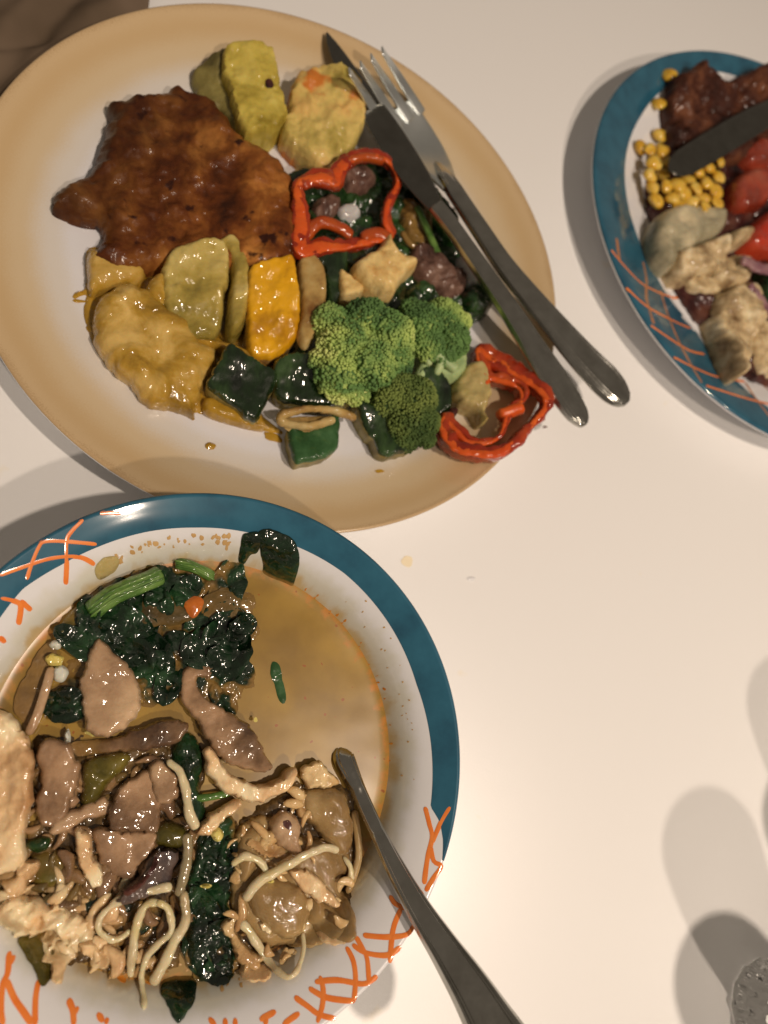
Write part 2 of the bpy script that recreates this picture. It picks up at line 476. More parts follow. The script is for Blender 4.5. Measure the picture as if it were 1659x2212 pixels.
def scratched(name):
    N, L, b = nodes(MATS[name])
    tc = N.new('ShaderNodeTexCoord'); mp = N.new('ShaderNodeMapping'); mp.inputs['Scale'].default_value = (100, 100, 100)
    L.new(tc.outputs['Object'], mp.inputs[0])
    nz = N.new('ShaderNodeTexNoise'); nz.inputs['Scale'].default_value = 5; nz.inputs['Detail'].default_value = 8; nz.inputs['Roughness'].default_value = .75
    L.new(mp.outputs[0], nz.inputs['Vector'])
    mr = N.new('ShaderNodeMapRange'); mr.inputs[1].default_value = .3; mr.inputs[2].default_value = .75; mr.inputs[3].default_value = .11; mr.inputs[4].default_value = .26
    L.new(nz.outputs['Fac'], mr.inputs[0]); L.new(mr.outputs[0], b.inputs['Roughness'])
scratched('worn_steel'); scratched('dark_steel')
g = bpy.data.materials.new('clear_glass'); MATS['clear_glass'] = g; g.use_nodes = True
_N, _L, _b = nodes(g)
_b.inputs['Transmission Weight'].default_value = 1; _b.inputs['Roughness'].default_value = .01; _b.inputs['IOR'].default_value = 1.47
_b.inputs['Base Color'].default_value = (.97, .98, .97, 1)

# ------------------------------------------------------------------ setting: table, cloth
tv = [(-60, -60, 0), (110, -60, 0), (110, 110, 0), (-60, 110, 0)]
tv += [(x, y, -3.0) for x, y, _ in tv]
table = mk('table_top', tv, [[0, 1, 2, 3], [7, 6, 5, 4], [0, 4, 5, 1], [1, 5, 6, 2], [2, 6, 7, 3], [3, 7, 4, 0]], 'table_laminate', smooth=False)
tag(table, kind='structure')

def cloth():
    # a crumpled cloth lying on the table, its right hem runs away from the tan plate
    edge_px = [(-260, 420), (-120, 300), (0, 215), (90, 150), (180, 100), (260, 70), (318, 60), (326, 25), (331, 0), (322, -90), (300, -190), (120, -260), (-160, -260), (-420, -60), (-420, 250)]
    W = [P(u, v, .4) for u, v in edge_px]
    # reach under the plate so no hem shows between the two
    W[1:6] = [Vector((p.x + .8, p.y - 1.4, p.z)) for p in W[1:6]]
    xs = [p.x for p in W]; ys = [p.y for p in W]
    poly = np.array([(p.x, p.y) for p in crom([(p.x, p.y) for p in W], .3)])
    V = []; idx = {}; F = []
    st = .22
    nx = int((max(xs) - min(xs)) / st) + 2; ny = int((max(ys) - min(ys)) / st) + 2
    gx = min(xs) + np.arange(nx) * st; gy = min(ys) + np.arange(ny) * st
    X, Y = np.meshgrid(gx, gy); ins = inside(X.ravel(), Y.ravel(), poly).reshape(X.shape)
    folds = [((-30, 190), (90, 68), (175, -30)), ((-60, 110), (0, 104), (95, 76)), ((200, 40), (260, 10), (290, -60)), ((-80, 230), (0, 150), (60, 110)), ((20, 60), (60, 20), (70, -60))]
    FL = [[P(u, v, .4).to_2d() for u, v in f] for f in folds]
    def fd(x, y, f):
        best = 9
        q = Vector((x, y))
        for a, b in zip(f, f[1:]):
            ab = b - a; t = max(0, min(1, (q - a).dot(ab) / ab.length_squared)); best = min(best, (q - a - ab * t).length)
        return best
    amp = [(-.5, .55), (-.28, .22), (.3, .5), (.25, .7), (.3, .45)]
    for i in range(ny):
        for j in range(nx):
            if not ins[i, j]: continue
            x, y = gx[j], gy[i]
            z = .55 + .28 * fbm(x * .22, y * .22, 3.1, 3) + .05 * fbm(x * .9, y * .9, 8.1, 3)
            for f, (a, w) in zip(FL, amp):
                d = fd(x, y, f); z += a * math.exp(-(d / w) ** 2)
            r = math.hypot(x - TAN_C[0], y - TAN_C[1])
            if r < 14.4: z = min(z, .25 + max(0, r - 12.6) * .3)
            idx[(i, j)] = len(V); V.append((x, y, max(.06, z)))
    for i in range(ny - 1):
        for j in range(nx - 1):
            q = [idx.get(k) for k in ((i, j), (i, j + 1), (i + 1, j + 1), (i + 1, j))]
            if None not in q: F.append(q)
    o = mk('cloth', V, F, 'cloth_weave')
    so = o.modifiers.new('thickness', 'SOLIDIFY'); so.thickness = .0016; so.offset = -1
    sm = o.modifiers.new('soften', 'SMOOTH'); sm.iterations = 2; sm.factor = .5
    return tag(o, 'greyish brown crumpled cloth lying at the upper left edge of the tan plate', 'cloth')
cloth()

# ------------------------------------------------------------------ dishes
def dish(name, prof, c, lip, foot_r, m_in, m_out, label, cat):
    up = smooth_prof(prof, 4)
    R0, Z0 = prof[-1]
    under = [(R0 + lip * .55, Z0 - lip * .25), (R0 + lip * .6, Z0 - lip * .9), (R0 + .05, Z0 - lip * 1.6)]
    body = []
    for r, z in reversed(prof[:-1]):
        if r > foot_r + .3: body.append((r, z - .42 if z - .42 > .12 else .12 + .0 * r))
    under += body + [(foot_r + .15, .3), (foot_r + .1, 0.02), (foot_r - .35, .02), (foot_r - .5, .22), (0, .24)]
    n = len(up)
    return tag(lathe(name, up + under, c, [m_in, m_out], 200, fmat=lambda k: 0 if k < n else 1), label, cat)
tan_plate = dish('dinner_plate', TAN_P, TAN_C, .16, 7.6, 'tan_glaze', 'white_glaze', 'dinner plate shading from a white middle to a tan rim, holding fried cutlet and vegetables', 'plate')
bowl = dish('soup_bowl', BOWL_P, BOWL_C, .16, 3.9, 'stained_glaze', 'white_glaze', 'white bowl of creamy soup with a blue band and orange strokes on its rim', 'bowl')
blue_plate = dish('rimmed_plate', BLUE_P, BLUE_C, .18, 8.0, 'white_glaze', 'white_glaze', 'blue-rimmed white plate of corn, meat and tomato, cut by the right edge', 'plate')

def band(name, c, fprof, Rout, edge, surf, parent, a0, a1, m='blue_glaze', lip=.16):
    """Coloured band of the rim: from the lip in to an edge given by places in the picture."""
    pts = []
    for u, v in edge:
        p = on(u, v, surf); pts.append((math.degrees(math.atan2(p.y - c[1], p.x - c[0])) % 360, min(Rout, math.hypot(p.x - c[0], p.y - c[1]))))
    if a1 > 360: pts = [(a + 360 if a < a1 - 360 + 40 and a < 180 else a, r) for a, r in pts]
    else: pts = [(a - 360 if a > 300 else a, r) for a, r in pts]
    pts.sort()
    A = [p[0] for p in pts]; RR = [p[1] for p in pts]
    V = []; F = []; M = 14; n = 260
    for i in range(n + 1):
        a = a0 + (a1 - a0) * i / n; ri = float(np.interp(a, A, RR)); ra = math.radians(a)
        ring = [ri + (Rout - ri) * k / M for k in range(M + 1)]
        for r in ring:
            V.append((c[0] + r * math.cos(ra), c[1] + r * math.sin(ra), fprof(r) + .014))
        for dr, dz in ((lip * .55 + .012, -lip * .25), (lip * .6 + .012, -lip * .7)):
            V.append((c[0] + (Rout + dr) * math.cos(ra), c[1] + (Rout + dr) * math.sin(ra), fprof(Rout) + dz))
    w = M + 3
    for i in range(n):
        for k in range(w - 1): F.append([i * w + k, i * w + k + 1, (i + 1) * w + k + 1, (i + 1) * w + k][::-1])
    return mk(name, V, F, m, parent)
def sprof(pts):
    s = smooth_prof(pts, 6); return lerp_prof(s)
s_bowl, s_blue, s_tan = sprof(BOWL_P), sprof(BLUE_P), sprof(TAN_P)
def zs_bowl(x, y): return s_bowl(math.hypot(x - BOWL_C[0], y - BOWL_C[1]))
def zs_blue(x, y): return s_blue(math.hypot(x - BLUE_C[0], y - BLUE_C[1]))
def zs_tan(x, y): return s_tan(math.hypot(x - TAN_C[0], y - TAN_C[1]))
def zs_soup(x, y): return max(SOUP_Z, zs_bowl(x, y))
bowl_edge = [(960, 1858), (957, 1815), (950, 1775), (930, 1743), (930, 1599), (900, 1479), (840, 1347), (744, 1239), (636, 1179), (528, 1149), (420, 1140), (318, 1149), (216, 1180), (130, 1222), (50, 1272), (0, 1335)]
band('blue_band', BOWL_C, s_bowl, BOWL_R, bowl_edge, zs_bowl, bowl, -23, 192)
plate_edge = [(1659, 210), (1600, 168), (1537, 153), (1475, 158), (1430, 196), (1385, 250), (1358, 310), (1350, 357), (1350, 398), (1358, 450), (1373, 500), (1414, 589), (1452, 653), (1493, 702), (1560, 790), (1659, 880)]
def plate_band():
    band('blue_band', BLUE_C, s_blue, BLUE_R, plate_edge, zs_blue, blue_plate, 60, 300)
plate_band()
BS = [[(0, 1243), (65, 1220), (108, 1207), (151, 1202), (180, 1206), (205, 1220)], [(58, 1252), (68, 1220), (83, 1184), (97, 1170), (144, 1170), (209, 1176)],
      [(142, 1263), (144, 1224), (144, 1170), (155, 1148), (180, 1123)], [(216, 1110), (238, 1108), (261, 1110)], [(40, 1350), (45, 1310), (32, 1299), (2, 1292)],
      [(45, 1297), (58, 1310), (68, 1319)], [(0, 1375), (11, 1389)], [(918, 1743), (927, 1779), (933, 1809), (923, 1856), (916, 1910)],
      [(972, 1743), (954, 1773), (933, 1821)], [(929, 1825), (937, 1860), (953, 1871), (937, 1896), (919, 1925)], [(842, 1934), (854, 1952), (880, 1964)],
      [(867, 1961), (851, 2000), (845, 2040), (842, 2080)], [(784, 2020), (836, 2024), (880, 2018), (894, 1997)], [(768, 2022), (782, 2047), (793, 2072), (797, 2123)],
      [(761, 2040), (790, 2058), (836, 2063), (866, 2045)], [(748, 2045), (763, 2076), (768, 2116), (763, 2166)], [(680, 2121), (728, 2117), (786, 2125), (815, 2108)],
      [(691, 2108), (698, 2137), (696, 2173), (685, 2209)], [(667, 2134), (707, 2155), (766, 2162)], [(636, 2153), (664, 2173), (689, 2191), (725, 2200)],
      [(561, 2203), (596, 2184)], [(612, 2216), (618, 2208), (647, 2188)], [(451, 2199), (466, 2215)], [(486, 2199), (487, 2220)], [(508, 2199), (508, 2220)],
      [(20, 2055), (17, 2100), (6, 2128), (3, 2184), (7, 2215)], [(31, 2063), (19, 2086)], [(14, 2116), (31, 2156), (50, 2184), (69, 2212)], [(84, 2116), (77, 2156), (76, 2215)],
      [(147, 2158), (157, 2181), (160, 2215)], [(169, 2174), (160, 2192)], [(210, 2189), (224, 2206)], [(233, 2198), (228, 2212)], [(575, 2195), (573, 2215)]]
for s in BS: ribbon('painted_stroke', s, zs_bowl, .078, 'orange_paint', bowl, lift=.017)
PS = [([(1332, 515), (1335, 541), (1338, 561)], 1, .13), ([(1320, 540), (1348, 574), (1383, 610), (1414, 628), (1473, 644)], 0, .08),
      ([(1389, 566), (1396, 602), (1396, 643), (1404, 673), (1412, 700)], 1, .12), ([(1352, 622), (1396, 661), (1440, 686), (1491, 709)], 0, .09),
      ([(1427, 628), (1440, 673), (1460, 724), (1485, 775), (1516, 827)], 1, .11), ([(1405, 703), (1455, 737), (1491, 758), (1521, 765)], 0, .09),
      ([(1455, 772), (1503, 796), (1549, 814), (1608, 824)], 0, .08), ([(1525, 833), (1593, 855), (1659, 872), (1720, 880)], 0, .08), ([(1610, 827), (1633, 862), (1662, 900)], 1, .09),
      ([(1560, 800), (1620, 812), (1670, 850)], 1, .08)]
for s, f, w in PS: ribbon('painted_stroke', s, zs_blue, w, 'faded_orange_paint' if f else 'orange_paint', blue_plate, lift=.02)

# ------------------------------------------------------------------ cutlery
def loft(name, st, prof_fn, mats, parent=None, nseg=44, step=.13):
    """st: (u, v, z, half width cm, thickness cm). prof_fn(s, hw) -> extra height over the flat blade, s in -1..1."""
    ctr = crom([P(a[0], a[1], a[2]) for a in st], step, False)
    # parameter of each sample along the stations
    pts = [P(a[0], a[1], a[2]) for a in st]
    L0 = [0]
    for a, b in zip(pts, pts[1:]): L0.append(L0[-1] + (b - a).length)
    L1 = [0]
    for a, b in zip(ctr, ctr[1:]): L1.append(L1[-1] + (b - a).length)
    tot = L1[-1] / L0[-1]
    hw = np.interp([l / tot for l in L1], L0, [a[3] for a in st]); th = np.interp([l / tot for l in L1], L0, [a[4] for a in st])
    # rounded easing of widths
    k = max(1, int(.35 / step)); ker = np.ones(2 * k + 1) / (2 * k + 1)
    hwp = np.pad(hw, k, 'edge'); hs = np.convolve(hwp, ker, 'valid')
    V = []; F = []
    n = len(ctr); m = nseg * 2 + 2
    for i, p in enumerate(ctr):
        t = (ctr[min(i + 1, n - 1)] - ctr[max(i - 1, 0)]).normalized()
        s = t.cross(Vector((0, 0, 1))).normalized(); up = s.cross(t)
        w = hs[i] if 2 < i < n - 3 else hw[i]
        for k in range(nseg + 1):
            q = -math.cos(math.pi * k / nseg)
            e = math.sqrt(max(0, 1 - q ** 6))
            V.append(p + s * w * q + up * (th[i] * .5 * e + prof_fn(q, w, i / (n - 1))))
        for k in range(nseg + 1):
            q = math.cos(math.pi * k / nseg)
            e = math.sqrt(max(0, 1 - q ** 6))
            V.append(p + s * w * q + up * (-th[i] * .5 * e + prof_fn(q, w, i / (n - 1)) * .9))
    for i in range(n - 1):
        for k in range(m):
            a, b = i * m + k, i * m + (k + 1) % m
            F.append([a, b, b + m, a + m])
    F.append(list(range(m))[::-1]); F.append([(n - 1) * m + k for k in range(m)])
    return mk(name, V, F, mats, parent)
def handle_prof(q, w, t):
    if w < .28: return .1 * (1 - q * q)
    a = abs(q); f = min(1, (w - .28) / .3)
    return f * (.085 * math.exp(-((a - .82) / .09) ** 2) + .05 * math.exp(-((a - .52) / .07) ** 2) - .06 * math.exp(-((a - .67) / .06) ** 2)) + .17 * (1 - q * q)
def flat_prof(q, w, t): return .02 * (1 - q * q)
def Wc(px, u, v, z): return px * cmpx(u, v, z)

# spoon: its head lies under the soup
sp0 = on(735, 1620, zs_soup, .05)
spoon = empty('spoon', (sp0.x, sp0.y, SOUP_Z))
tag(spoon, 'stainless spoon with a ridged handle leaning out of the soup bowl over its rim', 'spoon')
st = [(690, 1545, 2.35, .4, .25), (735, 1618, 2.62, .46, .2), (745, 1644, 3.24, .42, .24), (772, 1702, 3.5, .28, .27), (812, 1790, 4.1, .27, .27), (857, 1880, 4.72, .36, .26),
      (905, 1965, 5.35, .44, .25), (960, 2050, 5.95, .54, .25), (1012, 2130, 6.5, .68, .25), (1062, 2215, 7.05, .83, .25), (1120, 2310, 7.6, .97, .24), (1163, 2385, 7.98, .95, .22), (1190, 2430, 8.2, .62, .18), (1198, 2444, 8.28, .25, .12)]
loft('handle', st, handle_prof, 'worn_steel', spoon)
loft('spoon_head', [(560, 1330, 1.6, .3, .12), (590, 1380, 1.35, 1.2, .12), (630, 1450, 1.3, 1.7, .12), (665, 1515, 1.7, 1.1, .15), (695, 1556, 2.3, .3, .2)], lambda q, w, t: .5 * q * q * min(1, w), 'worn_steel', spoon)

# fork and knife lie crossed over the food and the plate rim
fork = empty('fork', P(1000, 420, 2.4))
tag(fork, 'stainless fork beside the knife, tines bright, lying over the right side of the tan plate', 'fork')
def zf(t): return 2.75 + .35 * t
loft('handle', [(938, 352, 1.55, .2, .12), (950, 368, 1.95, .4, .2), (962, 386, 2.5, .5, .28), (978, 410, 2.88, .5, .32), (996, 438, 2.98, .5, .34), (1034, 495, 2.98, .52, .36), (1086, 572, 2.98, .58, .34), (1146, 645, 2.98, .68, .32), (1206, 714, 3.0, .8, .3),
                (1262, 777, 3.0, .94, .3), (1306, 822, 3.0, 1.04, .28), (1330, 848, 3.0, .92, .24), (1346, 864, 3.0, .6, .16), (1353, 871, 3.0, .28, .1)], handle_prof, 'worn_steel', fork)
loft('fork_head', [(858, 232, 2.0, 1.22, .13), (874, 262, 1.7, 1.27, .15), (894, 296, 1.42, 1.3, .17), (914, 328, 1.4, 1.3, .19), (932, 354, 1.7, 1.16, .2), (946, 372, 2.1, .95, .22), (960, 390, 2.52, .68, .25), (974, 408, 2.82, .5, .28)], lambda q, w, t: .14 * q * q * min(1, w) * (1 - t), 'lit_steel', fork)
for tip, root in (((754, 154), (834, 276)), ((778, 139), (856, 262)), ((801, 123), (879, 247)), ((825, 108), (903, 232))):
    def tp(k, z): return P(tip[0] * (1 - k) + root[0] * k, tip[1] * (1 - k) + root[1] * k, z)
    sweep('tine', [tp(0, 4.3), tp(.2, 3.65), tp(.45, 2.95), tp(.75, 2.3), tp(1.12, 1.7)], [.24, .27, .28, .28, .3], [.05, .06, .07, .07, .07], 'lit_steel', fork, seg=16, ends=.08, sup=.35, roll=-.18)
knife = empty('knife', P(940, 440, 2.6))
tag(knife, 'stainless table knife with a dark blade, lying left of the fork across the tan plate', 'knife')
loft('blade', [(706, 71, 2.2, .06, .05), (712, 84, 2.2, .22, .08), (727, 112, 2.2, .42, .1), (752, 155, 2.25, .58, .12), (790, 215, 2.4, .78, .14), (830, 275, 2.55, .9, .15), (868, 335, 2.75, .92, .16), (900, 385, 2.95, .84, .2), (926, 426, 3.05, .6, .26), (945, 455, 3.1, .4, .34)],
     flat_prof, 'dark_steel', knife)
loft('handle', [(940, 447, 3.1, .46, .36), (966, 480, 3.12, .46, .42), (1006, 536, 3.12, .46, .42), (1056, 608, 3.1, .52, .4), (1106, 682, 3.08, .6, .38), (1154, 756, 3.05, .7, .36), (1198, 822, 3.02, .8, .34),
                (1230, 872, 3.0, .76, .32), (1250, 902, 3.0, .62, .26), (1260, 918, 3.0, .3, .16), (1262, 921, 3.0, .14, .1)], handle_prof, 'worn_steel', knife)
# blunt black knife on the right plate
rk = empty('knife', on(1560, 320, zs_blue, 2.2))
tag(rk, 'dark blunt-tipped knife blade resting on the food of the blue-rimmed plate', 'knife')
loft('blade', [(1452, 374, 2.55, .25, .08), (1458, 366, 2.58, .62, .1), (1480, 350, 2.65, .86, .13), (1530, 320, 2.8, .92, .15), (1590, 284, 2.95, .92, .17), (1640, 255, 3.05, .88, .2), (1700, 219, 3.15, .6, .3)], flat_prof, 'dark_steel', rk)
loft('handle', [(1696, 221, 3.15, .5, .4), (1760, 183, 3.2, .5, .4), (1850, 130, 3.2, .6, .4), (1940, 77, 3.1, .75, .35), (1990, 48, 3.05, .5, .25)], handle_prof, 'dark_steel', rk)

# ------------------------------------------------------------------ glasses
def glass(u, v, h, label, k=1.0):
    c = P(u, v, 0)
    out = [(0, .02), (1.6, .02), (1.9, .1), (1.95, .35), (1.75, .8), (1.6, 1.5), (1.62, 2.4), (1.8, 3.6), (2.1, 5.2), (2.4, 7.0), (2.6, 9.0), (2.7, h)]
    inn = [(2.56, h), (2.45, 9.0), (2.24, 7.0), (1.92, 5.2), (1.55, 3.6), (1.2, 2.7), (.8, 2.35), (0, 2.2)]
    V = []; F = []; prof = smooth_prof(out, 4)[:-1] + [(2.68, h + .06), (2.6, h + .06)] + smooth_prof(inn, 4)
    n = len(prof); seg = 96
    for i in range(seg):
        th = 2 * math.pi * i / seg
        for j, (r, z) in enumerate(prof):
            q = 1.0
            if j < 34 and r > .9: q = 1 + .09 * abs(math.cos(th * 7 + z * 1.6)) * math.exp(-((z - 1.4) / 1.8) ** 2) * k - .09 * abs(math.cos(th * 7 - z * 1.6)) * math.exp(-((z - 1.4) / 1.8) ** 2)
            V.append((c.x + r * q * math.cos(th), c.y + r * q * math.sin(th), z))
    for i in range(seg):
        j = (i + 1) % seg
        for t in range(n - 1): F.append([i * n + t, j * n + t, j * n + t + 1, i * n + t + 1])
    return tag(mk('drinking_glass', V, F, 'clear_glass'), label, 'glass')
glass(1650, 2172, 11.6, 'clear glass with a cut faceted base in the lower right corner of the table')
glass(1800, 1852, 11.6, 'clear glass beyond the right edge whose shadow falls on the table')

# ================================================================== FOOD MATERIALS
mat('fried_crust', [(48, 22, 11), (94, 46, 18), (130, 74, 30), (176, 112, 52)], scale=.45, rough=.36, bump=.08, bscale=2.2, sss=.05, k=1.15, detail=9, distort=.3,
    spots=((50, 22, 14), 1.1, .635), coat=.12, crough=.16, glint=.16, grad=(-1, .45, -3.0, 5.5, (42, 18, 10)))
mat('potato', [(140, 116, 40), (184, 158, 70), (202, 176, 92)], scale=.5, rough=.45, bump=.09, bscale=2.0, sss=.25, k=1.15, coat=.12, crough=.12)
mat('shaded_potato', [(84, 72, 34), (120, 104, 52), (142, 124, 66)], scale=.6, rough=.5, bump=.09, bscale=2.0, sss=.1)  # darker potato tones: shade of the chunk's left face put into colour
mat('smeared_potato', [(164, 140, 66), (204, 172, 98), (210, 160, 92)], scale=.5, rough=.42, bump=.1, bscale=2.0, sss=.2, k=1.12, coat=.15, crough=.12, spots=((190, 110, 44), .45, .60))
mat('curry_meat', [(120, 86, 22), (168, 126, 44), (204, 164, 92)], scale=.5, rough=.3, bump=.07, bscale=1.6, sss=.2, k=1.12, coat=.5, crough=.1, distort=.5)
mat('pale_curry', [(124, 104, 40), (170, 142, 68), (200, 172, 102)], scale=.45, rough=.28, bump=.05, bscale=1.8, sss=.2, k=1.1, coat=.5, crough=.1, distort=.5)
mat('mustard_sauce', [(150, 108, 26), (190, 142, 46)], scale=.6, rough=.2, bump=.04, bscale=2, coat=.6, crough=.1)
mat('yellow_skin', grad=(0, -1, .9, 2.2, (110, 62, 20)), stops=[(186, 124, 12), (212, 150, 18), (200, 142, 34)], scale=.5, rough=.28, bump=.06, bscale=2, k=1.15, coat=.5, crough=.1, spots=((120, 66, 20), .5, .64))
mat('browned_flesh', [(112, 70, 32), (168, 132, 76), (184, 156, 104)], scale=.6, rough=.4, bump=.08, bscale=2.2, sss=.15, k=1.1, coat=.25, crough=.085)
mat('squash_flesh', [(160, 128, 72), (184, 158, 102), (172, 148, 86)], scale=.7, rough=.35, bump=.05, bscale=2.4, sss=.2, coat=.35, crough=.12)
mat('zucchini_skin', [(8, 16, 6), (20, 36, 13), (48, 68, 32)], scale=1.1, rough=.35, bump=.05, bscale=3, k=1.15, coat=.8, crough=.1, glint=.2, stretch=(1, .4, 1))
mat('zucchini_flesh', [(96, 82, 40), (140, 120, 66), (156, 138, 84)], scale=.7, rough=.4, bump=.05, bscale=2.5, sss=.15, coat=.25, crough=.12)
mat('green_skin', [(30, 58, 26), (46, 76, 40), (66, 96, 58)], scale=.8, rough=.35, bump=.02, bscale=5, k=1.1, coat=.35, crough=.12)
mat('pepper_skin', [(112, 24, 10), (146, 42, 16), (168, 66, 26)], scale=.5, rough=.2, bump=.02, bscale=2, k=1.15, sss=.1, coat=.8, crough=.1)
mat('pepper_flesh', [(190, 66, 24), (208, 92, 34)], scale=.6, rough=.35, bump=.03, bscale=3, k=1.1, sss=.2, coat=.3)
mat('orange_flesh', [(158, 52, 16), (180, 80, 26)], scale=.6, rough=.3, bump=.03, bscale=3, k=1.0, sss=.2, coat=.6)
mat('broccoli_buds', [(42, 62, 36), (84, 108, 56), (146, 156, 82), (206, 206, 124)], scale=.26, rough=.7, k=1.5, spec=.2, detail=3, distort=.4)
mat('dark_buds', [(38, 54, 24), (66, 80, 38), (104, 112, 54)], scale=.5, rough=.65, k=1.3, spec=.2, detail=3)
mat('broccoli_stalk', [(134, 150, 96), (170, 182, 124), (190, 196, 140)], scale=.7, rough=.5, bump=.03, bscale=4, sss=.2)
mat('tofu', [(188, 140, 78), (214, 176, 112), (224, 190, 130)], scale=.9, rough=.42, bump=.12, bscale=1.6, sss=.2, k=1.1, coat=.1)
mat('brown_meat', [(58, 36, 30), (98, 68, 56), (128, 96, 80)], scale=.8, rough=.4, bump=.1, bscale=2.2, k=1.1, coat=.3, crough=.12)
mat('dark_leaf', [(8, 22, 8), (22, 44, 16), (40, 66, 26)], scale=.8, rough=.35, bump=.1, bscale=1.8, k=1.3, coat=.6, crough=.1, bdetail=10)
mat('spinach', wet=.1, stops=[(4, 13, 6), (12, 32, 15), (32, 62, 32)], scale=.7, rough=.4, bump=.12, bscale=2.0, k=1.1, coat=.8, crough=.1, bdetail=6, distort=.6, glint=.22)
mat('murky_leaf', wet=.4, stops=[(20, 22, 10), (50, 46, 26), (86, 74, 44)], scale=.5, rough=.3, bump=.08, bscale=2.0, k=1.1, coat=.9, crough=.1, distort=.5)
mat('stem_green', [(48, 78, 26), (78, 106, 44), (112, 136, 66)], scale=1.2, rough=.3, bump=.05, bscale=2, k=1.1, coat=.8, crough=.1, stretch=(1, 1, 1))
mat('olive_leaf', wet=.25, stops=[(44, 40, 12), (84, 72, 22), (116, 98, 38)], scale=.7, rough=.3, bump=.06, bscale=2, coat=.8, crough=.1)
mat('mushroom', [(60, 40, 28), (120, 88, 62), (170, 130, 96)], wet=.3, scale=.45, rough=.34, bump=.07, bscale=2.0, sss=.15, k=1.12, coat=.6, crough=.1, stretch=(1, 1, 1))
mat('pale_mushroom', [(116, 84, 58), (170, 132, 98), (198, 160, 122)], wet=.3, scale=.5, rough=.34, bump=.06, bscale=2.6, sss=.2, k=1.08, coat=.6, crough=.1)
mat('dark_mushroom', wet=.3, stops=[(40, 30, 34), (98, 76, 64), (150, 118, 92)], scale=.6, rough=.34, bump=.08, bscale=2.0, k=1.1, coat=.6, crough=.1)
mat('chicken', wet=.34, stops=[(172, 124, 80), (222, 180, 132), (238, 206, 164)], scale=.7, rough=.38, bump=.08, bscale=2.0, sss=.25, k=1.08, coat=.4, crough=.1, stretch=(1, .6, 1))
mat('browned_chicken', wet=.5, stops=[(150, 104, 62), (200, 158, 106), (222, 186, 136)], scale=.5, rough=.38, bump=.1, bscale=1.8, sss=.2, k=1.05, coat=.4, crough=.1)
mat('noodle', wet=.2, stops=[(124, 92, 54), (160, 126, 80), (186, 154, 108)], scale=.35, rough=.14, bump=.05, bscale=1.0, sss=.4, k=1.02, coat=1.0, crough=.04)
mat('sprout', wet=.2, stops=[(178, 152, 112), (210, 188, 148), (200, 174, 116)], scale=.5, rough=.25, sss=.5, k=1.05, coat=.8, crough=.1, bump=.01)
mat('grey_sprout', wet=.4, stops=[(136, 116, 84), (158, 138, 104)], scale=.5, rough=.25, sss=.4, coat=.8, crough=.1)
mat('tofu_white', [(196, 186, 164), (214, 206, 190)], scale=1, rough=.4, bump=.05, bscale=2, sss=.3, coat=.3)
mat('yellow_bit', [(206, 178, 84), (222, 198, 118)], scale=1, rough=.35, bump=.03, bscale=2, sss=.2, coat=.4)
mat('chilli_bit', [(160, 76, 22), (196, 104, 34)], scale=1, rough=.25, bump=.04, bscale=3, coat=.8)
mat('orange_oil', [(206, 116, 34), (220, 144, 60)], scale=1.5, rough=.15, coat=.8)
mat('corn_skin', [(176, 122, 24), (206, 158, 52), (214, 178, 92)], scale=1.0, rough=.3, sss=.3, k=1.15, coat=.5, crough=.1)
mat('charred_meat', [(30, 14, 10), (64, 32, 22), (104, 60, 38)], scale=.6, rough=.5, bump=.16, bscale=2.0, k=1.15, detail=10, coat=.15)
mat('tomato', [(96, 34, 20), (142, 52, 32), (160, 80, 54)], scale=.4, rough=.2, bump=.02, bscale=2, sss=.2, k=1.15, coat=.7, crough=.1)
mat('red_tomato', [(140, 26, 12), (172, 46, 22), (170, 64, 38)], scale=.5, rough=.15, bump=.03, bscale=2, sss=.2, k=1.1, coat=1.0, crough=.1)
mat('green_cheese', [(104, 94, 70), (164, 148, 118), (206, 182, 144)], scale=.35, rough=.4, bump=.05, bscale=1.6, sss=.2, k=1.15, coat=.2)
mat('pale_artichoke', [(112, 82, 52), (192, 162, 120), (230, 204, 166)], scale=.7, rough=.4, bump=.08, bscale=1.8, sss=.2, k=1.12, coat=.2)
mat('red_onion', [(84, 44, 50), (130, 88, 92), (168, 130, 122)], scale=.6, rough=.3, bump=.03, bscale=2, sss=.2, k=1.1, coat=.5)
mat('dark_salad', [(26, 12, 12), (66, 30, 26), (96, 56, 42)], scale=.8, rough=.4, bump=.12, bscale=2, k=1.1, coat=.3)
mat('onion', [(184, 172, 164), (206, 196, 190)], scale=.8, rough=.25, sss=.4, coat=.8)

